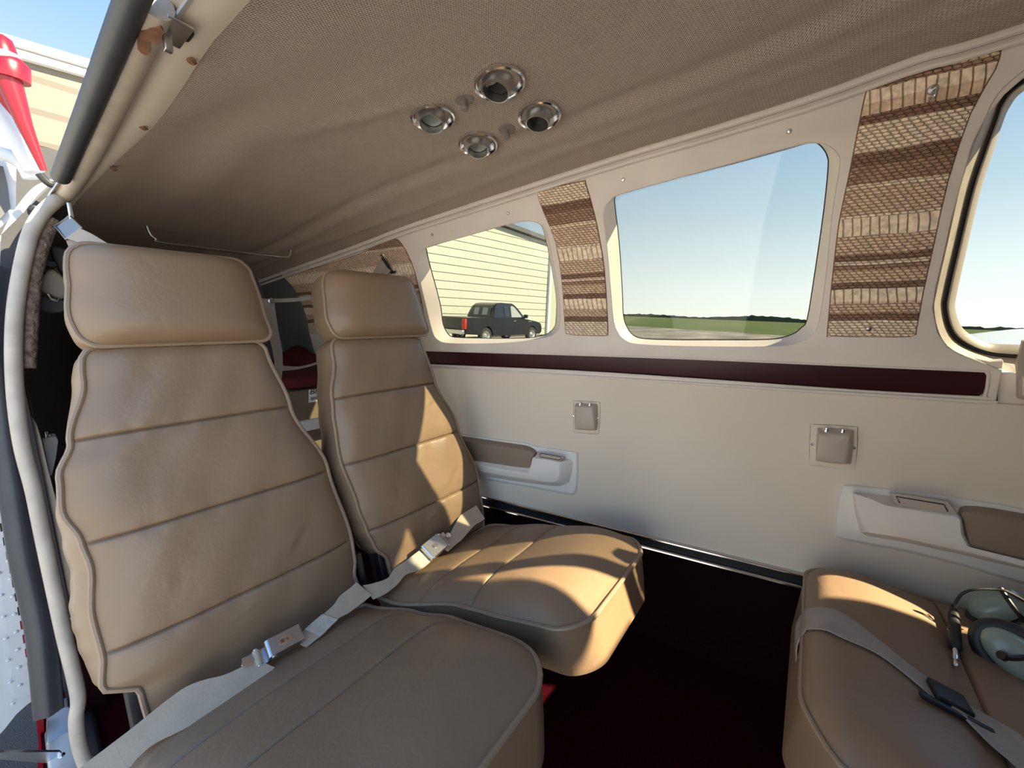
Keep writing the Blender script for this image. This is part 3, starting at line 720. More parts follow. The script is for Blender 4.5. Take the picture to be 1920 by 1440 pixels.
bL1 = [(-.02, .055), (.055, .052), (.085, .016), (.13, .022), (.19, .020), (.26, .028), (.30, .024), (.35, .012), (.40, .016), (.447, .033), (.54, .058), (.60, .064)]
bR1 = [(-.02, .415), (.05, .400), (.085, .408), (.13, .410), (.3, .390), (.45, .340), (.575, .316), (.60, .312)]
h1L = [(.59, .062), (.64, .055), (.70, .062), (.757, .068)]
h1R = [(.59, .330), (.66, .322), (.757, .312)]
c1L = [(-.02, .02), (.1, .015), (.3, .012), (.5, .03)]
c1R = [(-.02, .385), (.05, .400), (.17, .431), (.26, .452), (.40, .458), (.5, .440)]
bL2 = [(-.02, .490), (.045, .488), (.090, .462), (.13, .452), (.19, .442), (.32, .424), (.40, .428), (.45, .434), (.54, .456), (.60, .460)]
bR2 = [(-.02, .815), (.06, .825), (.147, .832), (.31, .790), (.455, .740), (.575, .722), (.60, .718)]
h2L = [(.59, .462), (.64, .452), (.70, .458), (.757, .468)]
h2R = [(.59, .748), (.66, .738), (.757, .722)]
c2L = [(-.02, .425), (.08, .430), (.25, .487), (.3, .492), (.45, .508), (.5, .515)]
c2R = [(-.02, .815), (.085, .832), (.2, .868), (.36, .880), (.45, .870), (.5, .855)]
seat_a = make_seat('a', 'tan leather rear seat nearest the open door, with a wide pillow headrest', bL1, bR1, h1L, h1R, c1L, c1R, 0, .02)
seat_b = make_seat('b', 'tan leather rear seat by the far window, its back and cushion crossed by sun patches', bL2, bR2, h2L, h2R, c2L, c2R, 1, .02)

# forward seat facing aft (only its cushion is in view)
s3 = thing('aircraft_chair', 'tan leather cushion of the seat facing aft at the lower right, headset lying on it', 'seat', (.30, .78, FLOOR))
D3 = V((1, 0, -.05)).normalized(); N3 = V((.05, 0, 1)).normalized(); O3 = V((.060, 0, -.525))
c3L = [(0, .575), (.05, .545), (.12, .530), (.5, .530)]; c3R = [(0, 1.010), (.1, 1.035), (.25, 1.06), (.5, 1.09)]
h3 = lambda s, f: .022+.020*math.exp(-((s-.08)/.09)**2)-.006*math.exp(-((s-.19)/.02)**2)
loops, eL, eR, ss = body(O3, D3, N3, 0, .50, c3L, c3R, .11, h3, seams=(.200,), corner=(.055, .03), undercut=.012, boxd=lambda s: .12)
MB().rings(loops).build('seat_cushion', M_leather, s3, smooth=50)
loop = [eL[i] for i in range(0, len(eL), 2)]+[eR[i] for i in range(len(eR)-1, -1, -2)]
MB().tube([p+N3*.0012 for p in loop], .0042, 8, closed=True).build('piping', M_piping, s3)
loops, eL, eR, ss = body(V((.58, 0, -.60)), V((.20, 0, .78)).normalized(), V((-.78, 0, .20)).normalized(), 0, .55, [(0, .56), (.55, .62)], [(0, 1.02), (.55, .98)], .08, lambda s, f: .02, seams=(.15, .3, .45), corner=(.02, .05))
MB().rings(loops).build('backrest', M_leather, s3, smooth=50)
m = MB()
for x in (.14, .44):
    for y in (.62, .98): m.box((x, y, (FLOOR-.64)/2), (V((.012, 0, 0)), V((0, .012, 0)), V((0, 0, (-.64-FLOOR)/2))))
m.box((.29, .80, -.65), (V((.17, 0, 0)), V((0, .20, 0)), V((0, 0, .012)))); m.build('frame', M_black, s3)

# ================================================================== SEAT BELTS
M_sewn = mat('stitched_webbing', (.54, .46, .36), .8, bump=[(420, .5, .001)], var=.15, vscale=90)
JN = (BN+CN).normalized(); JP = V((-.715, 0, -.632)) + JN*.052
def onJ(px, py, off=0): return on(px, py, JP+JN*off, JN)
def frame_of(A, B_, Dp):   # A,B along length, Dp toward width -> axes
    u = (B_-A).normalized(); wv = (Dp-A); wv = (wv-wv.dot(u)*u).normalized(); return u, wv
def belt(name, label, pairs1, pairs2, quad, group, proj, nrm, flip=False, sewn=None):
    o = thing(name, label, 'seat belt', proj(*quad[0]), group)
    for pr, nm in ((pairs1, 'strap'), (pairs2, 'strap')):
        if not pr: continue
        a = [proj(*p[0]) for p in pr]; b = [proj(*p[1]) for p in pr]
        ribbon(a, b, .0022, 5).build(nm, M_web, o, smooth=60)
    if sewn:
        ribbon([proj(*q)+nrm*.0022 for q in sewn[0]], [proj(*q)+nrm*.0022 for q in sewn[1]], .0022, 3).build('sewn_end', M_sewn, o, smooth=60, label='stitched double thickness of webbing')
    A = proj(*quad[0]); Bp = proj(*quad[1]); Dp = proj(*quad[3])
    u, wv = frame_of(A, Bp, Dp); n = u.cross(wv)
    if n.dot(nrm) < 0: n = -n
    Lq = (Bp-A).length; W = (Dp-A).dot(wv); c = (A+Bp)/2+wv*W/2
    h = .021; c = c-n*.003; Lq *= 1.1; W *= 1.05
    # cover: lifting flap with rounded nose
    m = MB(); prof = []
    for k in range(9):
        an = math.pi/2*k/8; prof.append((-Lq/2+.007-.007*math.sin(math.pi/2-an+0)*1, h-.007+.007*math.sin(an)))
    prof2 = [(-Lq/2, h*.15)]+[(-Lq/2+.006-.006*math.cos(an), h-.006+.006*math.sin(an)) for an in [math.pi/2*k/8 for k in range(9)]]+[(Lq/2-.002, h), (Lq/2, h-.002), (Lq/2, h*.45), (Lq/2-.008, h*.2), (-Lq/2+.01, -.001), (-Lq/2, -.001)]
    loops = [[c+u*x+n*z+wv*(W/2)*s_*(1) for (x, z) in prof2] for s_ in (-1, -.96, .96, 1)]
    m.rings(loops).build('buckle', M_steel, o, smooth=40)
    # oval badge
    m = MB(); ov = [c+n*(h+.0003)+u*.011*math.cos(q)+wv*.0065*math.sin(q) for q in [2*math.pi*k/28 for k in range(28)]]
    m.rings([[p-n*.001 for p in ov], ov]); m.build('badge', M_chrome, o, smooth=0)
    m = MB(); m.box(c+n*(h+.0006)-u*.004, (u*.003, wv*.0032, n*.0003)); m.box(c+n*(h+.0006)+u*.004, (u*.0028, wv*.0006, n*.0003)); m.box(c+n*(h+.0006)+u*.004, (u*.0006, wv*.0024, n*.0003)); m.build('mark', M_torn, o, smooth=0)
    # base plate, pin, roller
    sg = -1 if not flip else 1
    m = MB(); m.box(c+u*sg*(Lq*.62)-n*.0005, (u*Lq*.42, wv*W*.46, n*.0012), .001); m.build('latch_plate', M_steel, o)
    e = c+u*sg*(Lq/2+.012)
    m = MB(); m.tube([e-wv*W*.42+n*.005, e+wv*W*.42+n*.005], .0052, 14); m.build('roller', M_web, o, label='cream webbing wound over the roller')
    m = MB(); m.tube([e-wv*W*.5+n*.005, e+wv*W*.5+n*.005], .0035, 12); m.build('pin', M_chrome, o)
    kx = c+u*sg*(Lq/2+.028)-wv*W*.02
    m = MB(); m.lathe(kx, n, [(.0035, 0), (.0035, .006), (.007, .007), (.0078, .009), (.007, .0108), (0, .0112)], 20); m.build('stud', M_chrome, o)
    for s_ in (-1, 1):
        m = MB(); m.lathe(c-u*(Lq/2-.009)+wv*s_*(W/2)+n*(h*.55), wv*s_, [(.0045, -.001), (.0045, .0008), (.0035, .0014), (0, .0014)], 16); m.build('rivet', M_chrome, o)
    return o
belt('seat_belt', 'buckled cream lap belt lying across the near rear seat', 
     [((120, 1470), (205, 1475)), ((150.5, 1440), (243, 1440)), ((200, 1402), (262, 1418)), ((251, 1363), (291, 1394)), ((303, 1321), (334, 1373)), ((346, 1290), (383, 1348)), ((380, 1276), (420, 1327)), ((420, 1266), (458, 1300)), ((455, 1250), (498, 1269)), ((480, 1236), (515, 1252))],
     [((545, 1200), (575, 1214)), ((565, 1186), (592, 1200)), ((583, 1172), (608, 1188)), ((605, 1153), (632, 1162)), ((625, 1135), (645, 1154)), ((637, 1118), (656, 1148)), ((656, 1103), (685, 1126)), ((668, 1092), (697, 1116))],
     [(496, 1211), (556, 1180), (585.6, 1192.5), (527.5, 1227.5)], 'lap belts on the rear seats', onJ, JN, sewn=([(570, 1182), (587, 1167), (604, 1153)], [(600, 1194), (617, 1178), (633, 1163)]))
belt('seat_belt', 'buckled cream lap belt lying across the sunlit far rear seat', 
     [((680, 1098), (700, 1124)), ((700, 1094), (722, 1114)), ((727, 1084), (745, 1096)), ((739.5, 1066), (761, 1078)), ((761, 1052), (785, 1070)), ((778, 1040), (800, 1060)), ((792, 1030), (815, 1046))],
     [((815, 1020), (840, 1034)), ((832, 1008), (856, 1020)), ((842, 1003), (866, 1012)), ((852, 985), (878, 998)), ((863, 967), (890, 985)), ((878, 957), (900, 979)), ((893, 948), (909, 973))],
     [(788, 1031), (815, 1009), (850, 1020), (818, 1044)], 'lap belts on the rear seats', lambda x, y: on(x, y, JP-JN*.004, JN), JN, flip=True, sewn=([(762, 1052), (773, 1043), (785, 1034)], [(785, 1070), (797, 1061), (810, 1051)]))
# belt across the aft-facing seat
P3n = O3+N3*.052
def on3(px, py, o_=0):
    r = ray(px, py); a, b = .2, 3.
    for _ in range(50):
        k = (a+b)/2; p = r*k; q = p-O3; s = q.dot(D3)
        top = .006+o_+(h3(max(0, s), .5)*math.sqrt(max(0, 1-(1-min(1, max(0, s)/.03))**2)) if s > 0 else -.02-abs(s)*4)
        if q.dot(N3) > top: a = k
        else: b = k
    return r*b
def on3c(px, py): return on3(px, py, .002)
o = thing('seat_belt', 'grey-cream belt with a black slide buckle across the aft-facing seat at right', 'seat belt', on3c(1700, 1260))
pr = [((1506, 1149), (1509, 1184)), ((1512, 1144), (1515, 1180)), ((1538, 1139), (1547, 1181)), ((1576, 1148), (1585, 1198)), ((1626, 1183), (1643, 1224)), ((1684, 1230), (1696, 1262)), ((1742, 1274), (1751, 1309)), ((1775, 1296), (1768, 1322))]
a = [on3c(*p[0]) for p in pr]; b = [on3c(*p[1]) for p in pr]
a0 = [a[0]+V((-.002, 0, -.07)), a[0]+V((-.006, 0, -.03))]; b0 = [b[0]+V((-.002, 0, -.07)), b[0]+V((-.006, 0, -.03))]
ribbon(a0+a, b0+b, .002, 5).build('strap', M_webg, o, smooth=60)
pr = [((1795, 1312), (1780, 1330)), ((1830, 1335), (1801, 1343)), ((1888, 1368), (1853, 1396)), ((1920, 1390), (1903, 1440)), ((1960, 1425), (1930, 1480))]
ribbon([on3c(*p[0])+N3*.003 for p in pr], [on3c(*p[1])+N3*.003 for p in pr], .003, 5).build('strap', M_webg, o, smooth=60)
A, Bq = on3c(1758, 1302), on3c(1796, 1322); Dq = on3c(1776, 1293)
u, wv = frame_of(A, Bq, Dq); c = on3c(1779, 1312)+N3*.004
m = MB(); m.box(c, (u*.020, wv*.015, N3*.0045), .002); m.build('slide_buckle', M_black, o)
m = MB(); m.box(on3c(1805, 1345)+N3*.001, (u*.045, wv*.004, N3*.003), .001); m.build('strap_end', M_black, o)

# shoulder belt over the near seat
o = thing('shoulder_belt', 'grey ribbed shoulder strap with a metal guide beside the near headrest', 'seat belt', onX(135, 425, -1.06))
def ax(px, py, x=-1.06): return onX(px, py, x)
m = MB(); q = [ax(104, 424, -1.07), ax(131, 404, -1.06), ax(154, 428, -1.04), ax(124, 449, -1.05)]
n = (q[1]-q[0]).cross(q[3]-q[0]).normalized(); n = n if n.x > 0 else -n
qi = [q[0]*.25+q[3]*.75+(q[2]-q[3])*.10, q[0]*.25+q[3]*.75+(q[2]-q[3])*.88, q[3]*.93+q[0]*.07+(q[2]-q[3])*.88, q[3]*.93+q[0]*.07+(q[2]-q[3])*.10]
m.rings([q, [p-n*.002 for p in q]]); m.tube([q[0], q[1], q[2], q[3]], .0022, 8, closed=True); m.build('guide', M_guide, o)
m = MB(); m.box(ax(132, 396, -1.06), (V((.003, 0, 0)), V((0, .003, 0)), V((0, 0, .014))), .001); m.build('anchor', M_steel, o)
ribbon([ax(124, 447, -1.045), ax(150, 455, -1.03), ax(185, 462, -1.01), ax(230, 475, -1.0), ax(260, 520, -1.03)], [ax(150, 428, -1.035), ax(175, 440, -1.02), ax(212, 461, -1.0), ax(262, 475, -1.0), ax(300, 520, -1.03)], .002, 5).build('strap', M_webg, o, smooth=60)
ribbon([ax(122, 446, -1.055), ax(131, 468, -1.055), ax(142, 495, -1.055), ax(150, 540, -1.05)], [ax(150, 452, -1.05), ax(158, 475, -1.05), ax(172, 500, -1.05), ax(182, 540, -1.05)], .002, 5).build('strap', M_webg, o, smooth=60)
# shoulder belt hook on the far wall
o = thing('belt_hook', 'dark belt hook with a folded grey strap above the far headrest', 'hook', panel(722, 490, .01))
m = MB(); m.lathe(panel(718, 478, .001), -PN, [(0, .012), (.003, .012), (.004, .004), (.008, .002), (.009, 0)], 16); m.build('stud', M_steel, o)
m = MB(); a, b = panel(716, 483, .016), panel(734, 512, .012); m.tube([a, b], .003, 8); m.tube([a+V((.006, 0, 0)), b+V((.008, 0, 0.002))], .0025, 8); m.tube([b, b+V((.02, 0, .004))], .003, 8); m.build('guide', M_black, o)
ribbon([panel(714, 486, .014), panel(706, 500, .02), panel(694, 520, .035)], [panel(733, 508, .014), panel(728, 514, .02), panel(720, 524, .035)], .003, 5).build('strap', M_webg, o)

# ================================================================== WALL FITTINGS
def frustum(name, bot, offa, top, offb, mat_, parent, bev=0, k=2, rnd=True, label=None, extra=None):
    A = [wall(*p, offa) for p in bot]; B_ = [wall(*p, offb) for p in top]
    if rnd: A = smoothpath(A, k, True); B_ = smoothpath(B_, k, True)
    m = MB(); cen = sum(B_, V((0, 0, 0)))/len(B_)
    loops = [A]
    if bev:
        loops += [[a*.18+b*.82 for a, b in zip(A, B_)], [a*.05+b*.95-(b-cen).normalized()*bev*.35 for a, b in zip(A, B_)], [b-(b-cen).normalized()*bev for b in B_]]
    else: loops += [B_]
    m.rings(loops); return m.build(name, mat_, parent, smooth=40, label=label)
def jack_box(label, plate_px, box_px, boxt_px, jacks, screws, group, d=.024):
    o = thing('headset_jack_box', label, 'jack box', wall(*plate_px[0]), group)
    frustum('mounting_plate', plate_px, 0, plate_px, .0028, M_vinyl, o, .001)
    MB().tube(smoothpath([wall(*p, .0005) for p in plate_px], 3, True), .0009, 6, closed=True).build('plate_edge', M_torn, o)
    frustum('cover', box_px, .002, boxt_px, d, M_jack, o, .006, k=3)
    for (x, y) in jacks:
        j = MB().lathe(wall(x, y+1, d*.5), V((0, 0, 1)), [(.0065, -.004), (.0065, .001), (.0045, .0015), (.0045, .005), (.002, .0052), (.002, .002), (0, .002)], 16).build('jack', M_chrome, o)
    for (x, y) in screws:
        MB().lathe(wall(x, y, .0025), -WN, [(0, .002), (.0025, .0018), (.004, 0), (.0042, -.001)], 12).build('screw', M_chrome, o)
    return o
jack_box('small taupe headset jack box on the side wall, nearer the rear seats',
    [(1078, 752), (1118, 754), (1125, 759), (1123, 808), (1117, 813), (1082, 811), (1076, 806), (1076, 757)],
    [(1084, 756), (1114, 757), (1121, 762), (1120, 802), (1113, 807), (1084, 805), (1080, 800), (1080, 760)],
    [(1080, 762), (1106, 763), (1111, 767), (1115, 801), (1110, 806), (1082, 805), (1078, 801), (1077, 766)], [(1088, 757), (1106, 758)], [(1075.5, 780), (1121, 784)], 'headset jack boxes on the side wall', .026)
jack_box('larger taupe headset jack box on the side wall, above the forward armrest',
    [(1527, 796), (1598, 800), (1608, 808), (1604, 872), (1595, 880), (1526, 872), (1518, 865), (1520, 802)],
    [(1540, 802), (1592, 805), (1601, 812), (1597, 862), (1588, 870), (1537, 864), (1530, 857), (1532, 808)],
    [(1541, 814), (1587, 816), (1595, 822), (1588, 862), (1580, 870), (1537, 865), (1530, 859), (1534, 820)], [(1549.5, 805), (1580, 808)], [(1523, 833), (1601, 840)], 'headset jack boxes on the side wall', .032)

# aft armrest
o = thing('armrest', 'pale moulded armrest with brown pad on the wall beside the far rear seat', 'armrest', wall(1000, 880), 'armrests on the side wall')
base = [(790, 800), (868, 813), (952, 825), (985, 828.5), (997, 833), (1009, 836), (1045, 841), (1080, 846), (1085, 851), (1085.5, 880), (1084, 907), (1082, 922), (1077, 929), (1060, 927), (971, 911), (896, 898), (790, 880)]
basei = [(790, 802), (868, 815), (952, 827), (984, 831), (996, 835.5), (1008, 838.5), (1044, 843.5), (1076, 848.5), (1081, 853), (1081.5, 880), (1080, 905), (1078, 918), (1073, 925), (1058, 923), (971, 907), (896, 894), (790, 876)]
frustum('base_plate', base, 0, basei, .008, M_arm, o, .002)
frustum('body', [(790, 842), (900, 852), (1000, 858), (1006, 850), (1012, 848), (1050, 856), (1072, 862), (1076, 866), (1074, 885), (1068, 905), (1052, 912), (1030, 911), (960, 902), (890, 890), (790, 874)], .006,
        [(790, 846), (893, 871), (990, 888), (994, 886), (1000, 858), (1030, 862), (1046, 866), (1049, 870), (1048.5, 888), (1047, 900), (1040, 904), (1024, 904), (950, 893), (893, 882), (790, 862)], .042, M_arm, o, .003, rnd=False)
frustum('arm_pad', [(790, 806), (868, 817), (950, 829), (985, 834), (1000, 840), (1007, 848), (1001, 860), (997, 878), (990, 887), (893, 871), (790, 852)], .006, [(790, 812), (868, 826), (950, 838), (984, 843), (996, 847), (1003, 852), (998, 860), (994, 878), (988, 885), (893, 868.5), (790, 850)], .030, M_pad, o, .006, label='brown vinyl arm pad')
frustum('ashtray', [(1008, 848), (1014, 849), (1060, 857), (1052, 865), (1044, 864), (1003, 857)], .010, [(1008, 849.5), (1014, 850), (1058, 858), (1049, 864.5), (1042, 863.5), (1003, 857)], .040, M_jack, o, 0, rnd=False, label='taupe ashtray lid')
lidp = [wall(*p, .0412) for p in [(1012, 852), (1016, 850), (1052, 857), (1052, 861), (1047, 862.5), (1012, 856.5)]]
MB().tube(lidp, .0009, 6, closed=True).build('lid_gap', M_black, o)

# forward armrest
o = thing('armrest', 'pale moulded armrest with ashtray and brown pad on the wall at far right', 'armrest', wall(1700, 1000), 'armrests on the side wall')
base = [(1578, 911), (1586, 908.5), (1600, 908.5), (1656, 914), (1700, 919), (1780, 930), (1850, 940), (1920, 953), (2200, 1010), (2200, 1170), (2050, 1130), (1920, 1097), (1800, 1061), (1700, 1036), (1640, 1025), (1600, 1017), (1578, 1013), (1569, 1008), (1566, 998), (1567, 960), (1572, 930)]
basei = [(1582, 914), (1588, 912), (1600, 912), (1656, 918), (1700, 923), (1780, 934), (1850, 944), (1920, 957), (2200, 1014), (2200, 1164), (2050, 1124), (1920, 1091), (1800, 1056), (1700, 1031), (1640, 1020), (1600, 1012), (1581, 1008), (1573, 1004), (1570, 996), (1571, 960), (1576, 932)]
frustum('base_plate', base, 0, basei, .010, M_arm, o, .003)
frustum('body', [(1599, 924), (1640, 926), (1668, 928), (1760, 942), (1800, 950), (1806, 970), (1815, 1010), (1830, 1022), (1920, 1042), (2200, 1110), (2200, 1138), (2050, 1103), (1920, 1068), (1800, 1040), (1700, 1018), (1625, 1005), (1612, 998), (1603, 960)], .006,
        [(1599, 924), (1632, 935), (1656, 946), (1740, 959), (1792, 966), (1801, 972), (1806, 1000), (1818, 1028), (1920, 1052), (2200, 1119), (2200, 1132), (2050, 1096), (1920, 1063), (1800, 1034), (1700, 1010), (1650, 1002), (1625, 998), (1608, 965)], .050, M_arm, o, .004, rnd=False)
frustum('arm_pad', [(1796, 952), (1830, 948), (1920, 962), (2200, 1018), (2200, 1110), (1920, 1050), (1825, 1030), (1812, 1018), (1803, 975)], .008, [(1800, 962), (1832, 960), (1920, 976), (2200, 1032), (2200, 1112), (1920, 1050), (1824, 1028), (1814, 1016), (1806, 975)], .040, M_pad, o, .007, label='brown vinyl arm pad')
frustum('ashtray', [(1666, 924), (1700, 926), (1778, 939), (1798, 966), (1740, 958), (1680, 947)], .012, [(1666, 924), (1700, 928), (1778, 941), (1795, 965), (1740, 957), (1680, 946)], .048, M_jack, o, 0, rnd=False, label='taupe ashtray lid')
MB().tube([wall(*p, .0487) for p in [(1687, 943), (1680, 931), (1770, 946), (1777, 959)]], .001, 6).build('lid_gap', M_black, o)

# beige block at the extreme right (kind of fitting not known)
o = thing('window_latch', 'worn beige moulded block hanging at the right edge below the third window', 'latch', panel(1915, 690, .03))
A = [panel(*p, .012) for p in [(1914, 642), (1925, 636), (2000, 640), (2000, 760), (1925, 750), (1912, 748), (1905, 742), (1905, 700), (1903, 682), (1909, 664)]]
Bv = [panel(*p, .040) for p in [(1916, 644), (1926, 639), (2000, 642), (2000, 757), (1926, 748), (1916, 745), (1910, 740), (1910, 700), (1908, 682), (1913, 664)]]
MB().rings([smoothpath(A, 2, True), smoothpath(Bv, 2, True)]).build('body', M_jack, o)
MB().rings([[panel(*p, .041) for p in [(1916, 706), (2000, 700), (2000, 740), (1917, 742)]], [panel(*p, .046) for p in [(1919, 708), (2000, 702), (2000, 738), (1920, 740)]]]).build('knob', M_arm, o)

# ================================================================== OVERHEAD CONSOLE: four lamps/vents and two knobs
def cnormal(p):
    e = .01; return -(V((-(ceil_z(p.x+e, p.y)-ceil_z(p.x-e, p.y))/(2*e), -(ceil_z(p.x, p.y+e)-ceil_z(p.x, p.y-e))/(2*e), 1)).normalized())
def spot(label, px, py, R, tilt, aim):
    p = on_ceiling(px, py); n = cnormal(p); p = p+n*.0045
    o = thing('ceiling_spotlight', label, 'ceiling light', p, 'swivel eyeball fittings in the headliner')
    MB().lathe(p, n, [(R*.80, -.012), (R*.86, .001), (R*.93, .0035), (R, .0022), (R*1.01, -.003), (R*.8, -.012)], 48).build('trim_ring', M_chrome, o, smooth=50)
    MB().lathe(p, n, [(R*.84, .0005), (R*.78, -.004), (R*.68, -.010), (R*.56, -.014), (0, -.015)], 48).build('socket', M_alu, o, smooth=60)
    ax_ = (n+V(tilt)).normalized(); c = p-n*.012
    MB().lathe(c, ax_, [(R*.60, -.004), (R*.60, .010), (R*.57, .022), (R*.55, .027), (R*.50, .0275), (R*.49, .016), (R*.60, -.004)], 40).build('eyeball', M_steel, o, smooth=35)
    lens = MB().lathe(c, ax_, [(R*.475, .013), (R*.2, .010), (0, .009)], 32).build('lens' , M_black if aim else M_cglass2, o, smooth=60)
    return o
M_cglass2 = mat('frosted_lens', (.22, .24, .22), .15, spec=.8, coat=.5)
spot('largest chrome swivel ceiling fitting, with a black opening, forward of the others', 936, 152, .042, (-.15, -.30, 0), True)
spot('chrome swivel ceiling fitting with a grey lens, the nearest to the door side', 811, 217, .040, (.10, -.28, 0), False)
spot('chrome swivel ceiling fitting with bright ribbed neck, nearest the windows', 1011, 214, .040, (-.1, -.1, 0), True)
spot('small chrome swivel ceiling fitting with dark lens, the farthest aft', 896, 268, .040, (.10, -.12, 0), False)
for (x, y, l, r) in ((870, 186, 'round taupe pull knob between the two nearer ceiling fittings', .017), (950, 243, 'round taupe pull knob between the two farther ceiling fittings', .017)):
    p = on_ceiling(x, y); n = cnormal(p)
    o = thing('pull_knob', l, 'knob', p, 'pull knobs in the headliner')
    MB().lathe(p, n, [(r, -.002), (r, .001), (r*.9, .0022), (0, .0024)], 28).build('disc', M_knob, o, smooth=50)
    MB().lathe(p, n, [(.0055, .001), (.0055, .012), (.0062, .0125), (.0062, .017), (.005, .018), (0, .018)], 18).build('stem', M_knob, o, smooth=50)

# garment rod near the aft end
o = thing('garment_rod', 'thin bent metal clothes rod hung from the headliner behind the rear seats', 'rod', onX(400, 465, -1.45))
q = [onX(266, 396, -1.45), onX(272, 415, -1.45), onX(281, 438, -1.45), onX(292, 448, -1.45), onX(303, 454, -1.45), onX(420, 469, -1.45), onX(528, 481, -1.45), onX(541, 480, -1.45), onX(545, 470, -1.45), onX(547, 455, -1.45), onX(549, 441, -1.45)]
MB().tube(smoothpath(q, 5), .0042, 10).build('rod', M_steel, o)
for p in (q[0], q[-1]):
    MB().box(p+V((0, 0, .003)), (V((.010, 0, 0)), V((0, .03, 0)), V((0, 0, .002))), .001).build('bracket', M_black, o)

# ================================================================== BAGGAGE AREA
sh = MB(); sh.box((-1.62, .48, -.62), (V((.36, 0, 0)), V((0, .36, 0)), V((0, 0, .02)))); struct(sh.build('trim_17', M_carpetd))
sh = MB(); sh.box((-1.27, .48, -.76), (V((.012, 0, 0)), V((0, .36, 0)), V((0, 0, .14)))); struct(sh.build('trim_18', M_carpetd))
gp = [onX(*p, -1.86) for p in [(330, 520), (380, 495), (430, 487), (475, 489), (505, 500), (533, 522), (555, 550), (570, 585), (578, 625), (578, 700), (330, 720)]]
plate('rear_bulkhead_panel', smoothpath(gp, 2, True), [], V((-1.86, 0, 0)), V((1, 0, 0)), .01, .003, M_grey)
tag(bpy.data.objects['rear_bulkhead_panel'], 'round-topped grey closing panel at the very back of the cabin', 'panel')
# box with a hand written label
o = thing('cardboard_box', 'brown cardboard box with a handwritten white label between the rear seats', 'box', (-1.42, .56, -.58))
bx0 = onX(522, 735, -1.30); bx1 = onX(625, 728, -1.30)
zt = (bx0.z+bx1.z)/2; zb = -.60
m = MB(); m.box((-1.42, (bx0.y+.76)/2, (zt+zb)/2), (V((.12, 0, 0)), V((0, (.76-bx0.y)/2, 0)), V((0, 0, (zt-zb)/2))), .003); m.build('carton', M_card, o)
lab = [onX(*p, -1.299) for p in [(579, 731), (608, 727), (608, 751), (579, 755)]]
m = MB(); m.rings([lab, [p-V((.0015, 0, 0)) for p in lab]]); lb = m.build('label', M_paper, o, smooth=0, label='white handwritten paper label')
def text_obj(s, name, p0, u, v, size, mat_, parent):
    cu = bpy.data.curves.new(name, 'FONT'); cu.body = s; cu.size = size; cu.extrude = .0002; cu.shear = .3
    tmp = bpy.data.objects.new('tmp', cu); C.objects.link(tmp); dg = bpy.context.evaluated_depsgraph_get()
    me0 = bpy.data.meshes.new_from_object(tmp.evaluated_get(dg)); n = u.cross(v)
    vs = [p0+u*q.co.x+v*q.co.y+n*q.co.z for q in me0.vertices]; fs = [tuple(p.vertices) for p in me0.polygons]
    bpy.data.objects.remove(tmp); bpy.data.curves.remove(cu); bpy.data.meshes.remove(me0)
    return mk(name, vs, fs, mat_, parent, 0)
text_obj('Blac', 'lettering', onX(580, 740, -1.2975), V((0, 1, 0)), V((0, 0, 1)), .028, M_ink, lb)
text_obj('apabe', 'lettering', onX(581, 750, -1.2975), V((0, 1, 0)), V((0, 0, 1)), .019, M_ink, lb)
def blob(name, c, r, mat_, label, cat, seed, amp=.18, flat=.5):
    random.seed(seed); ph = [random.uniform(0, 6.28) for _ in range(8)]; m = MB(); L = []
    for i in range(1, 20):
        th = math.pi*i/20; row = []
        for k in range(32):
            a = 2*math.pi*k/32; d = V((math.sin(th)*math.cos(a), math.sin(th)*math.sin(a), math.cos(th)))
            q = 1+amp*(math.sin(3*d.x+ph[0]+2*d.z)+math.sin(4*d.y+ph[1])*.7+math.sin(7*d.z+5*d.x+ph[2])*.35+.25*math.sin(11*d.y+ph[3]))
            pz = V((d.x*r[0], d.y*r[1], d.z*r[2]))*q; pz.z = max(pz.z, -r[2]*flat); row.append(V(c)+pz)
        L.append(row)
    m.rings(L); return tag(m.build(name, mat_, smooth=70), label, cat)
blob('red_bag', onX(562, 672, -1.68)+V((0, 0, -.02)), (.11, .085, .055), M_redcloth, 'crumpled red cloth bag at the back, upper one seen between the headrests', 'bag', 4)
c = onX(566, 712, -1.42)
m = MB(); m.box((c.x, c.y+.02, (zt+c.z+.03)/2+.004), (V((.12, 0, 0)), V((.0, .115, 0)), V((0, .0, (c.z+.03-zt)/2))), .022)
tag(m.build('red_cover', M_redcloth, smooth=50), 'dark red folded cover lying on top of the cardboard box', 'cover')
tag(blob('dark_bag', onX(585, 660, -1.76)+V((0, 0.03, -.02)), (.08, .09, .055), M_dark, 'black bag lying behind the red cloth bag', 'bag', 9), None)
# restraint net straps
o = thing('cargo_net', 'taupe cargo net straps stretched behind the two rear seats', 'net', onX(510, 562, -1.16))
def ns(a, b, x, name='strap', th=.002): ribbon([onX(*p, x) for p in a], [onX(*p, x) for p in b], th, 5).build(name, M_webg, o, smooth=60)
ns([(468, 555), (500, 560), (560, 558), (612, 550)], [(468, 562), (500, 567), (560, 565), (612, 556)], -1.16)
ns([(494, 566), (500, 610), (513, 665), (514, 700), (505, 745)], [(514, 566), (520, 610), (529, 660), (529, 700), (522, 745)], -1.155)
ns([(526, 685), (560, 687), (590, 680), (612, 668)], [(526, 696), (560, 692), (590, 684), (612, 672)], -1.15)
m = MB(); m.lathe(onX(509, 564, -1.15), V((1, 0, 0)), [(0, .003), (.006, .002), (.008, 0)], 12); m.build('rivet', M_steel, o)
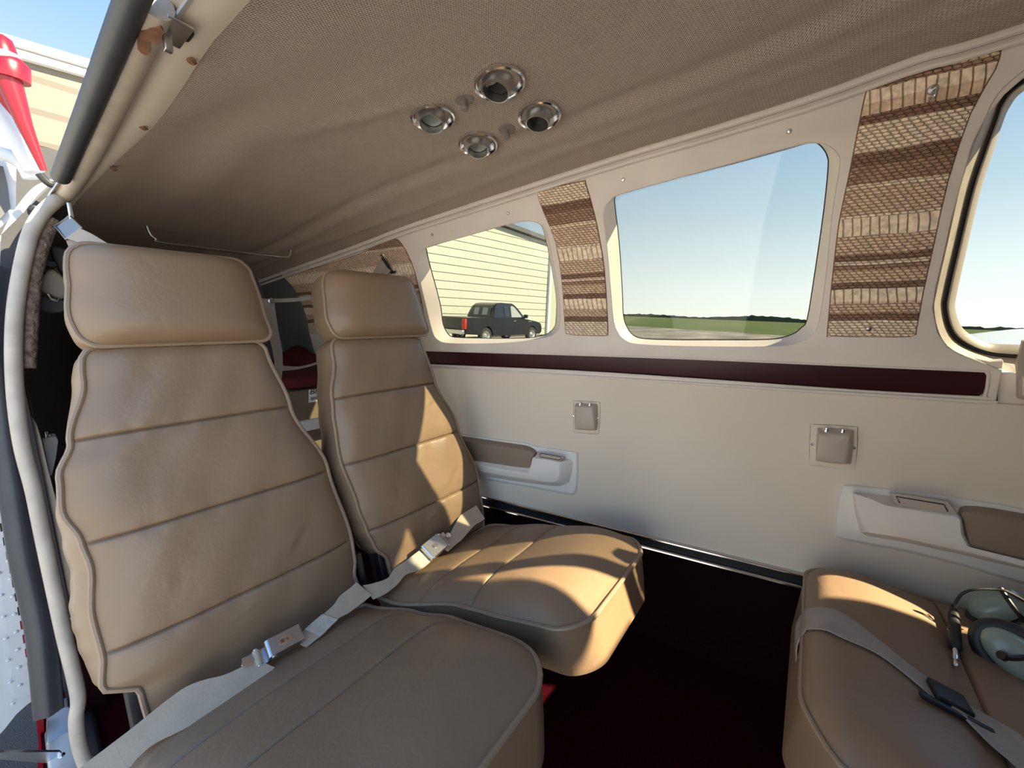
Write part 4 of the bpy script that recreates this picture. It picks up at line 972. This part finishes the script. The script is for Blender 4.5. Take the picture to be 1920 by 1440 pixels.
# white cross member under the box
m = MB(); a = onX(560, 800, -1.235); b = onX(640, 785, -1.235); m.box((a+b)/2+V((0, .02, 0)), (V((.008, 0, 0)), V((0, (b.y-a.y)/2+.02, 0)), V((0, 0, .017))), .002)
tag(m.build('cross_member', M_arm), 'pale cross bar under the cardboard box between the rear seats', 'bar')

# near side interior fittings behind the door post
o = thing('headset_jack_box', 'white tapered jack box behind the door post, left of the near seat', 'jack box', onX(92, 850, -1.24))
q0 = [onX(*p, -1.24) for p in [(74, 822), (78, 817), (104, 817), (108, 824), (104, 855), (96, 889), (90, 886), (80, 855)]]
m = MB(); m.rings([[p+V((-.02, 0, 0)) for p in q0], [p+V((.012, 0, 0)) for p in q0]]); m.build('cover', M_arm, o)
m = MB(); m.lathe(onX(86, 817, -1.23), V((0, 0, 1)), [(.008, -.002), (.008, .003), (.004, .004), (.004, .009), (0, .009)], 16); m.build('jack', M_chrome, o)
o = thing('padded_pouch', 'grey padded pouch with black tab and silver ring hanging behind the door post', 'pouch', onX(104, 530, -1.25))
def slab(px, x, th, name, mat_, par=o, sm=50):
    q0 = smoothpath([onX(*p, x) for p in px], 2, True); cen = sum(q0, V((0, 0, 0)))/len(q0)
    MB().rings([[p-V((th, 0, 0)) for p in q0], q0, [cen+(p-cen)*.93+V((.006, 0, 0)) for p in q0], [cen+(p-cen)*.8+V((.008, 0, 0)) for p in q0]]).build(name, mat_, par, smooth=sm)
slab([(96, 462), (120, 466), (140, 480), (140, 530), (118, 515), (103, 490)], -1.26, .03, 'upper_pad', M_grey)
slab([(74, 545), (84, 512), (100, 505), (122, 525), (130, 535), (126, 552), (112, 562), (90, 552)], -1.24, .03, 'flap', M_jack)
slab([(66, 560), (90, 556), (128, 566), (128, 580), (100, 588), (70, 580)], -1.245, .04, 'lower_roll', M_grey)
slab([(83, 487), (106, 492), (105, 502), (84, 498)], -1.225, .006, 'tab', M_black)
MB().tube([onX(88, 551, -1.225), onX(94, 560, -1.225), onX(108, 564, -1.225), onX(110, 559, -1.225)], .0028, 8).build('ring', M_chrome, o)
# white strips on the near wall
m = MB(); q0 = [onX(*p, -1.19) for p in [(41, 654), (46, 700), (62, 778), (52, 786), (44, 760)]]
m.rings([q0, [p-V((.01, 0, 0)) for p in q0]]); tag(m.build('handle_cover', M_arm), 'narrow white cover strip against the inside of the door post', 'cover')
m = MB(); q0 = [onX(*p, -1.165) for p in [(125, 1164), (150, 1150), (154, 1205), (132, 1212), (126, 1190)]]
m.rings([q0, [p-V((.01, 0, 0)) for p in q0]]); tag(m.build('plastic_clip', M_arm), 'white plastic clip between the door post and the near seat', 'clip')
q0 = smoothpath([onX(*p, -1.175) for p in [(50, 780), (70, 800), (90, 880), (110, 960), (134, 1080), (146, 1145), (136, 1145), (112, 1080), (85, 960), (62, 860)]], 3, True)
m = MB(); m.rings([q0, [p-V((.02, 0, 0)) for p in q0]]); struct(m.build('trim_19', M_trim, smooth=40))
q0 = smoothpath([onX(*p, -1.13) for p in [(132, 1180), (150, 1215), (172, 1260), (205, 1330), (215, 1450), (165, 1460), (152, 1370), (158, 1320), (140, 1250)]], 3, True)
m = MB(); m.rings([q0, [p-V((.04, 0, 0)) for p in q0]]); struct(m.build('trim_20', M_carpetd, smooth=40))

# ================================================================== HEADSET on the aft-facing seat
hs = thing('headset', 'pale green aviation headset with black ear cushions lying on the right-hand seat', 'headset', on3(1860, 1200, 0))
def dome(c, n, u_, R1, R2, H, mat_, name, parent):
    n = V(n).normalized(); u_ = V(u_); u_ = (u_-u_.dot(n)*n).normalized(); v_ = n.cross(u_); L = []
    for k in range(12):
        a = math.pi/2*k/12; r = math.cos(a)**.75; h = math.sin(a)
        L.append([c+u_*R1*r*math.cos(t)+v_*R2*r*math.sin(t)+n*H*h for t in [2*math.pi*i/36 for i in range(36)]])
    return MB().rings(L).build(name, mat_, parent, smooth=60)
def ringcush(c, n, u_, R1, R2, th, parent):
    n = V(n).normalized(); u_ = V(u_); u_ = (u_-u_.dot(n)*n).normalized(); v_ = n.cross(u_)
    L = []
    for i in range(40):
        t = 2*math.pi*i/40; p = c+u_*R1*.80*math.cos(t)+v_*R2*.80*math.sin(t); d_ = (u_*math.cos(t)*R1+v_*math.sin(t)*R2).normalized()
        L.append([p+d_*.011*math.cos(a)+n*th*math.sin(a) for a in [2*math.pi*k/14 for k in range(14)]])
    return MB().rings(L, closed=True).build('ear_cushion', M_cushion, parent, smooth=60)
toc = -ray(1880, 1200).normalized()
cA = ray(1905, 1230)*(on3(1860, 1240).length/ray(1860, 1240).length*.985)
cB = ray(1880, 1150)*(on3(1850, 1190).length/ray(1850, 1190).length*1.03)
nA = (toc*.62+V((0, -.5, .15))).normalized(); uA = onX(1920, 1260, .3)-onX(1855, 1200, .3)
upax = (ray(1900, 1150)-ray(1900, 1250)).normalized()
dome(cA, nA, uA, .041, .028, .022, M_green, 'ear_cup', hs)
ringcush(cA-nA*.008, nA, uA, .050, .040, .012, hs)
nB = V((-.55, -.15, .75)).normalized(); uB = V((.8, .3, .4))
dome(cB+V((.0, .012, .004)), nB, uB, .044, .030, .026, M_green, 'ear_cup', hs)
ringcush(cB-nB*.004+V((0, .006, -.008)), nB, uB, .046, .036, .011, hs)
m = MB(); ks = cA+nA*.017-upax*.012+RIGHT*.02; m.lathe(ks, nA, [(0, .010), (.008, .009), (.013, .004), (.014, -.006)], 24); m.build('volume_knob', M_black, hs, smooth=60)
st_ = [cA+nA*.022-RIGHT*.028+upax*.006, cA+nA*.024-RIGHT*.018+upax*.002, cA+nA*.026+upax*.002, cA+nA*.026+RIGHT*.03+upax*.008]
MB().tube(smoothpath(st_, 5), [.0065]*4+[.0035]*12, 10).build('boom_pivot', M_black, hs)
pj = lambda x, y, d_: ray(x, y)*d_
dd = on3(1850, 1180).length/ray(1850, 1180).length
MB().tube(smoothpath([pj(1876, 1103, dd*.99), pj(1890, 1125, dd*.97), pj(1915, 1158, dd*.95), pj(1945, 1190, dd*.95)], 4), .0034, 8).build('stirrup', M_black, hs)
MB().tube(smoothpath([pj(1893, 1110, dd*1.0), pj(1915, 1122, dd*.99), pj(1960, 1150, dd*.98), pj(1990, 1230, dd*.98), pj(1960, 1290, dd)], 5), .0055, 8).build('headband', M_steel, hs)
MB().tube(smoothpath([pj(1872, 1265, dd*1.0), pj(1890, 1278, dd*.98), pj(1925, 1295, dd*.97)], 4), .006, 8).build('lower_cord', M_black, hs)
MB().tube(smoothpath([pj(1791, 1140, dd*1.01), pj(1793, 1128, dd*1.01), pj(1806, 1112, dd*1.0), pj(1830, 1105, dd*.99), pj(1865, 1105, dd*.98), pj(1890, 1110, dd*.97), pj(1935, 1135, dd*.96)], 5), .0022, 8).build('cord', M_black, hs)
a = on3(1788, 1136, .010); b = on3(1791, 1216, .006); u = (b-a)
pl_ = MB().tube([a, a+u*.15, a+u*.3, a+u*.7, a+u*.98, b], [.0035, .0055, .0075, .0080, .0075, .006], 16).build('plug', M_black, hs, smooth=40)
t = MB().tube([b, b+u*.22, b+u*.23, b+u*.27, b+u*.28, b+u*.33, b+u*.36], [.0034, .0034, .0026, .0034, .0026, .0032, .0012], 12).build('plug_tip', M_chrome, hs)

# ================================================================== OUTSIDE
def ground_mat(name, ramp, scale, rough=.95, st=.3):
    m = mat(name, ramp[0][1], rough, spec=.1); t = m.node_tree; b = t.nodes['Principled BSDF']; tc = [n for n in t.nodes if n.type == 'TEX_COORD'][0]
    mp = t.nodes.new('ShaderNodeMapping'); mp.inputs['Scale'].default_value = (1, .35, 1); t.links.new(tc.outputs['Object'], mp.inputs['Vector'])
    n = t.nodes.new('ShaderNodeTexNoise'); n.inputs['Scale'].default_value = scale; n.inputs['Detail'].default_value = 8; n.inputs['Roughness'].default_value = .65
    t.links.new(mp.outputs[0], n.inputs['Vector'])
    r = t.nodes.new('ShaderNodeValToRGB'); el = r.color_ramp.elements; el[0].position, el[0].color = ramp[0][0], (*ramp[0][1], 1); el[1].position, el[1].color = ramp[-1][0], (*ramp[-1][1], 1)
    for p, c in ramp[1:-1]: e = el.new(p); e.color = (*c, 1)
    t.links.new(n.outputs['Fac'], r.inputs['Fac']); t.links.new(r.outputs[0], b.inputs['Base Color']); return m
M_conc = ground_mat('pale_concrete', [(.3, (.42, .41, .39)), (.7, (.52, .51, .49))], 2)
M_grass = ground_mat('field_grass', [(.25, (.055, .080, .022)), (.45, (.075, .105, .026)), (.6, (.12, .125, .045)), (.75, (.26, .20, .11))], .07)
M_tar = ground_mat('old_tarmac', [(.3, (.12, .11, .10)), (.55, (.22, .20, .17)), (.75, (.45, .36, .26))], .5)
M_tree = ground_mat('distant_trees', [(.3, (.035, .05, .035)), (.7, (.075, .095, .06))], .05)
def gplane(name, pts, z, mat_):
    n = len(pts); m = MB(); m.add([V((x, y, z)) for x, y in pts]+[V((x, y, z-.04)) for x, y in pts], [tuple(range(n)), tuple(range(2*n-1, n-1, -1))]+[(i, (i+1) % n, n+(i+1) % n, n+i) for i in range(n)])
    o = m.build(name, mat_, smooth=0); return struct(o)
gplane('ground_field', [(-1500, -400), (1500, -400), (1500, 1800), (-1500, 1800)], GROUND-.06, M_grass)
gplane('ground_apron', [(-60, -60), (40, -60), (40, 4), (-5, 5), (-9, 10), (-60, 50)], GROUND, M_conc)
gplane('ground_taxiway', [(-60, 2), (90, 2), (110, 24), (40, 34), (-60, 60)], GROUND-.03, M_tar)
# tree line on the horizon
random.seed(11); L0 = []; L1 = []; m = MB(); R_ = 560
for i in range(420):
    a = math.radians(40+125*i/419); h = 3.6+2.6*math.sin(i*.11)*math.sin(i*.037+1)+random.uniform(-.5, .6)+(.9 if random.random() < .06 else 0)
    L0.append(V((R_*math.cos(a), R_*math.sin(a), GROUND-1))); L1.append(V((R_*math.cos(a), R_*math.sin(a), GROUND+max(1.0, h))))
out0 = [p*1.03 for p in L0]; out1 = [V((p.x*1.03, p.y*1.03, p.z-.6)) for p in L1]
for p in out0: p.z = GROUND-1
m.grid([L0, L1, out1, out0]); tag(m.build('tree_line', M_tree, smooth=0), 'thin dark line of distant trees along the horizon', 'trees', kind='stuff')

# hangar with the gable wall behind the truck
c1 = far(1028, 22.8/1, 0); c0 = far(945, 20.1, 0); du = (c1-c0).normalized(); dn = V((-du.y, du.x, 0))
if dn.dot(c1) < 0: dn = -dn
cs = V((c1.x, c1.y, GROUND))
gc = ray(1028, 458); hc_ = gc.z*(V((c1.x, c1.y)).length/V((gc.x, gc.y)).length)
g0 = ray(945, 428); h0_ = g0.z*(V((c0.x, c0.y)).length/V((g0.x, g0.y)).length)
slope = (h0_-hc_)/(c1-c0).length
hg = thing('hangar', 'cream ribbed metal hangar wall behind the black pickup truck', 'building', cs-du*9)
Wd = 20
def hz(t): return hc_+slope*min(t, Wd/2)-slope*max(0, t-Wd/2)
A = [V((c1.x, c1.y, 0))-du*t for t in (0, Wd/2, Wd)]
fl_ = [V((A[0].x, A[0].y, GROUND)), V((A[0].x, A[0].y, hz(0))), V((A[1].x, A[1].y, hz(Wd/2))), V((A[2].x, A[2].y, hz(Wd))), V((A[2].x, A[2].y, GROUND))]
MB().rings([fl_, [p+dn*14 for p in fl_]]).build('wall', M_siding, hg, smooth=0)
ro = [fl_[1]+du*.15, fl_[2], fl_[3]-du*.15]
rf = MB(); rf.rings([[p-dn*.25+V((0, 0, .02)) for p in ro]+[p-dn*.25+V((0, 0, .22)) for p in reversed(ro)], [p+dn*14.2+V((0, 0, .02)) for p in ro]+[p+dn*14.2+V((0, 0, .22)) for p in reversed(ro)]]); rf.build('roof', M_grey, hg, smooth=0)
MB().box(fl_[0]+V((0, 0, (hz(0)-GROUND)/2))-dn*.06-du*.08, (du*.10, dn*.08, V((0, 0, (hz(0)-GROUND)/2)))).build('corner_trim', M_arm, hg, smooth=0)
# lower building with upright ribs next to it
d0 = far(1031, 27, 0); d1 = far(1075, 29, 0); g = ray(1040, 470)
hb_ = g.z/V((g.x, g.y)).length*28
q = [V((d0.x, d0.y, GROUND)), V((d1.x, d1.y, GROUND)), V((d1.x, d1.y, hb_)), V((d0.x, d0.y, hb_))]
vv = V((d0.x, d0.y, 0)).normalized()
m = MB(); m.rings([q, [p+vv*5 for p in q]]); tag(m.build('annex_building', M_sidingv, smooth=0), 'narrow pale building with upright ribs beyond the hangar corner', 'building')

# pickup truck
rr_ = far(873, 13.9, GROUND); fr_ = far(1019, 17.6, GROUND)
tu = (fr_-rr_).normalized(); TL = (fr_-rr_).length; tn = V((-tu.y, tu.x, 0))
if tn.dot(rr_) < 0: tn = -tn
sc_ = TL/4.9
tr_ = thing('pickup_truck', 'black extended-cab pickup truck parked by the hangar', 'truck', rr_+tu*TL/2)
def tpnt(x, y, z): return rr_ + tu*(x*sc_) + tn*y + V((0, 0, z))
def prism(prof, y0, y1, name, mat_, bevy=0.05, par=tr_, top=None):
    L = []
    n = len(prof); cx = sum(p[0] for p in prof)/n; cz = sum(p[1] for p in prof)/n
    def sh(f, y): return [tpnt(cx+(x-cx)*f, y, cz+(z-cz)*f) for x, z in prof]
    return MB().rings([sh(.97, y0), sh(1, y0+bevy), sh(1, y1-bevy), sh(.97, y1)]).build(name, mat_, par, smooth=30)
body_prof = [(.05, .48), (.03, .62), (.02, .98), (.06, 1.04), (1.55, 1.05), (2.0, 1.05), (3.45, 1.03), (3.75, 1.0), (4.5, .90), (4.78, .82), (4.88, .66), (4.88, .45), (4.75, .34),
             (4.50, .34), (4.46, .52), (4.34, .66), (4.16, .72), (3.98, .68), (3.84, .54), (3.80, .32), (1.50, .32), (1.46, .52), (1.34, .66), (1.15, .72), (.96, .66), (.84, .52), (.80, .38), (.1, .42)]
prism(body_prof, 0, 1.68, 'body', M_cblack)
cab = [(1.62, 1.03), (1.66, 1.20), (1.80, 1.50), (1.95, 1.60), (2.2, 1.645), (2.9, 1.64), (3.05, 1.58), (3.28, 1.40), (3.66, 1.02)]
L = []
for y, f in ((.06, 0), (.10, .3), (.22, 1), (.84, 1), (1.46, 1), (1.58, .3), (1.62, 0)):
    def yy(z, y=y): 
        ins = .16*(z-1.03)/.62
        return y+(ins if y < .84 else -ins if y > .84 else 0)
    L.append([tpnt(x, yy(z), z - (.02 if f == 0 else 0)) for x, z in cab])
MB().rings(L).build('cab', M_cblack, tr_, smooth=35)
def sidewin(px, name='window'):
    L = [tpnt(x, .06+.16*(z-1.03)/.62-.012, z) for x, z in px]; m = MB(); m.rings([L, [p+tn*.02 for p in L]]); return m
M_seen = mat('painted_view_glass', (.30, .31, .29), .12, spec=.8)  # pale colour stands in for the bright wall seen through the cab
sidewin([(2.70, 1.07), (2.74, 1.52), (2.86, 1.53), (2.98, 1.48), (3.18, 1.30), (3.42, 1.07)]).build('door_window', M_seen, tr_, smooth=0)
sidewin([(2.28, 1.09), (2.30, 1.50), (2.55, 1.52), (2.58, 1.09)]).build('rear_side_window', M_cglass, tr_, smooth=0)
L = [tpnt(x, y, z) for (x, y, z) in [(1.655, .28, 1.10), (1.755, .34, 1.47), (1.755, 1.34, 1.47), (1.655, 1.40, 1.10)]]
MB().rings([[p-tu*.035 for p in L], L]).build('rear_window', M_cglass, tr_, smooth=0)
for (y0, y1) in ((.45, .75), (.95, 1.22)):  # light patches laid on the dark rear glass for the bright view behind
    L = [tpnt(x, y, z) for (x, y, z) in [(1.66, y0, 1.14), (1.74, y0, 1.43), (1.74, y1, 1.43), (1.66, y1, 1.14)]]
    MB().rings([[p-tu*.045 for p in L], [p-tu*.02 for p in L]]).build('rear_window_view', M_seen, tr_, smooth=0)
for x in (1.15, 4.15):
    for y in (.02, 1.50):
        wc = tpnt(x, y+.09, .33)
        ty = MB().lathe(wc, -tn, [(.0, -.09), (.30, -.09), (.33, -.06), (.33, .06), (.30, .095), (.21, .10), (.20, .06), (0, .05)], 36).build('wheel', M_tyre, tr_, smooth=40)
        MB().lathe(wc, -tn, [(.205, .06), (.205, .085), (.17, .075), (.10, .05), (.06, .09), (0, .092)], 24).build('rim', M_alloy, ty, smooth=40)
m = MB(); m.box(tpnt(-.06, .84, .50), (tu*.07, tn*.80, V((0, 0, .08))), .02); m.build('rear_bumper', M_steel, tr_)
m = MB(); m.box(tpnt(.012, .84, .80), (tu*.02, tn*.66, V((0, 0, .21))), .01); m.build('tailgate', M_cblack, tr_)
for y in (.08, 1.60):
    m = MB(); m.box(tpnt(.015, y, .80), (tu*.05, tn*.085, V((0, 0, .19))), .01); m.build('tail_light', M_tail, tr_)
m = MB(); m.box(tpnt(3.46, -.10, 1.12), (tu*.05, tn*.09, V((0, 0, .075))), .02); m.box(tpnt(3.46, .0, 1.06), (tu*.02, tn*.06, V((0, 0, .02)))); m.build('side_mirror', M_black, tr_)
m = MB(); m.box(tpnt(2.86, -.006, .92), (tu*.07, tn*.012, V((0, 0, .014))), .004); m.build('door_handle', M_steel, tr_)
m = MB(); m.box(tpnt(3.9, -.004, .90), (tu*.12, tn*.006, V((0, 0, .014)))); m.build('fender_badge', M_steel, tr_)

# wing
wg = MB(); L = []
tip = ray(1811, 616)*(4.6/ray(1811, 616).y)
root = V((.45, 1.22, -.62))
for f in (0, .25, .5, .75, .93, 1.0):
    te = root+(tip-root)*f; ch = 1.75+(.95-1.75)*f
    if f == 1: ch *= .55; te = te+V((.2, 0, 0))
    th_ = .16*(1-.45*f) if f < 1 else .04
    row = []
    for k in range(26):
        a = 2*math.pi*k/26; x = (1-math.cos(a))/2; y = math.sin(a)*(1-x*.0)
        env = 2.6*(math.sqrt(1-x)*.9-(1-x)*.35*1-(1-x)**2*.3+.0) if x < 1 else 0
        row.append(te+V((x*ch, 0, (.62 if y > 0 else .42)*th_*abs(math.sin(math.pi*min(1, x**1.0)))**.8*(1 if y > 0 else -1) if 0 < k < 26 and k != 13 else 0)))
    L.append(row)
tag(wg.rings(L).build('aircraft_wing', M_wing, smooth=60), 'white wing of the aircraft seen below the third window', 'wing')

# ---- camera side: hangar, open door with hinge, red strut
b0 = onX(-60, 60, -9); 
hb = thing('hangar', 'tan ribbed hangar with white roof edge beyond the open door at top left', 'building', (-12, -1, GROUND))
def sideb(px0, px1, d_, z0y, z1y, name, mat_, dz=0, thick=.3):
    A = [onX(px0, z0y[0], -d_), onX(px1, z0y[1], -d_), onX(px1, z1y[1], -d_), onX(px0, z1y[0], -d_)]
    return MB().rings([A, [p-V((thick, 0, 0)) for p in A]]).build(name, mat_, hb, smooth=0)
sideb(-260, 330, 9, (128-105, 128+62), (272-90, 272+70), 'roof_panel', M_siding2, thick=5)
sideb(-260, 330, 8.9, (95-112, 95+64), (128-105, 128+62), 'roof_edge', M_white, thick=.3)
sideb(-260, 330, 8.88, (112-112, 112+63), (115-112, 115+63), 'gutter_line', M_grey, thick=.02)
sideb(-260, 330, 9.1, (272-90, 272+70), (900, 900), 'wall', M_grey, thick=4)

cd_ = thing('cargo_door', 'open white cargo door edge with rivets and hinge at the left edge of the frame', 'door', onX(20, 900, -1.18))
def strip(px, x, th, name, mat_, par, sm=0, k=0):
    q = [onX(*p, x) for p in px]
    if k: q = smoothpath(q, k, True)
    return MB().rings([q, [p-V((th, 0, 0)) for p in q]]).build(name, mat_, par, smooth=sm)
strip([(-60, 860), (0, 905), (14, 1000), (32, 1100), (48, 1200), (64, 1300), (66, 1310), (50, 1322), (30, 1340), (8, 1368), (-60, 1440)], -1.21, .01, 'door_skin', M_white, cd_)
strip([(-5, 920), (8, 960), (22, 1060), (40, 1160), (54, 1240), (58, 1300), (44, 1312), (28, 1300), (18, 1220), (4, 1100), (-10, 1020)], -1.20, .004, 'rivet_flange', M_white, cd_)
for i in range(10):
    f = i/9; 
    MB().lathe(onX(6+31*f+4*math.sin(f*3), 985+300*f, -1.199), V((1, 0, 0)), [(0, .0022), (.0022, .0016), (.0034, 0)], 10).build('rivet', M_white, cd_)
for i in range(7):
    f = i/6
    MB().lathe(onX(-2+26*f, 1075+245*f, -1.199), V((1, 0, 0)), [(0, .0022), (.0022, .0016), (.0034, 0)], 10).build('rivet', M_white, cd_)
for i in range(11):
    f = i/10; x = 4+52*f+2*math.sin(f*3.1); y = 990+262*f
    red = i > 6
    q = [onX(x-5, y-7, -1.19), onX(x+6, y-9, -1.19), onX(x+8, y+5, -1.19), onX(x-3, y+7, -1.19)]
    MB().rings([q, [p-V((.004, 0, 0)) for p in q]]).build('hinge_knuckle', M_red if red else M_black, cd_, smooth=0)
strip([(62, 1290), (72, 1286), (80, 1330), (84, 1390), (80, 1450), (70, 1450), (72, 1390), (66, 1330)], -1.15, .004, 'painted_sill_edge', M_red, cd_)
# curved white rim of the open door above
MB().tube(smoothpath([onX(x, y, -1.35) for x, y in [(-60, 150), (-20, 195), (5, 225), (28, 258), (48, 292), (64, 322)]], 4), .016, 12).build('door_rim', M_white, cd_)
MB().tube(smoothpath([onX(x, y, -1.37) for x, y in [(-60, 300), (-10, 288), (20, 294), (45, 310), (60, 335)]], 4), .014, 12).build('door_rim', M_white, cd_)
strip([(-60, 240), (8, 240), (30, 300), (30, 400), (-60, 480)], -1.42, .006, 'door_inner', M_white, cd_)
strip([(-60, 300), (6, 312), (14, 345), (20, 390), (-60, 470)], -1.405, .004, 'door_window', M_grey, cd_)
rs = thing('door_strut', 'red tapered strut with a white band standing up beside the open door', 'strut', onX(82, 318, -1.3))
def rt(px, r, name, mat_, x=-1.30, n=16): return MB().tube([onX(*p, x) for p in px], r, n).build(name, mat_, rs, smooth=50)
rt([(82, 320), (45, 232), (14, 146)], [.0055, .012, .019], 'tapered_rod', M_red)
rt([(20, 150), (14, 122), (8, 112)], [.026, .030, .024], 'collar', M_red)
rt([(10, 114), (6, 100)], [.0215, .0215], 'white_band', M_white)
rt([(6, 101), (-2, 72), (-6, 66)], [.020, .017, .010], 'cap', M_red)
M_redt = mat('red_film', (.50, .06, .04), .4)
q = [onX(*p, -1.36) for p in [(-40, 170), (8, 158), (20, 185), (52, 285), (40, 270), (0, 215), (-40, 200)]]
MB().rings([q, [p-V((.004, 0, 0)) for p in q]]).build('red_panel', M_redt, rs, smooth=0)
# door stay at the lower left, wing walk below
o = thing('door_stay', 'grey metal door stay with a bolt at the bottom left corner', 'stay', onX(100, 1420, -1.06))
q = [onX(*p, -1.05) for p in [(-30, 1408), (0, 1411), (112, 1410), (122, 1418), (118, 1428), (100, 1432), (0, 1424), (-30, 1422)]]
MB().rings([q, [p-V((.006, 0, 0)) for p in q]]).build('bar', M_steel, o, smooth=0)
MB().lathe(onX(116, 1420, -1.045), V((1, 0, .2)), [(0, .005), (.004, .004), (.0065, 0), (.0065, -.004)], 16).build('bolt', M_chrome, o)
def walk_mat():
    m = mat('wing_walk_grit', (.03, .03, .035), .5, bump=[(500, 1.0, .004)], spec=.8); return m
m = MB(); m.box((-1.9, -.36, -1.06), (V((1.2, 0, .0)), V((0, .33, 0)), V((0, 0, .02)))); tag(m.build('wing_walk', walk_mat(), smooth=0), 'black gritty wing walk below the door at lower left', 'walkway')
# lower jamb face (grey metal) beside the roll
q = smoothpath([onX(*p, -1.10) for p in [(92, 1330), (110, 1335), (128, 1325), (136, 1350), (140, 1400), (158, 1460), (84, 1460), (88, 1390)]], 2, True)
struct(MB().rings([q, [p-V((.03, 0, 0)) for p in q]]).build('trim_21', M_steel, smooth=30))
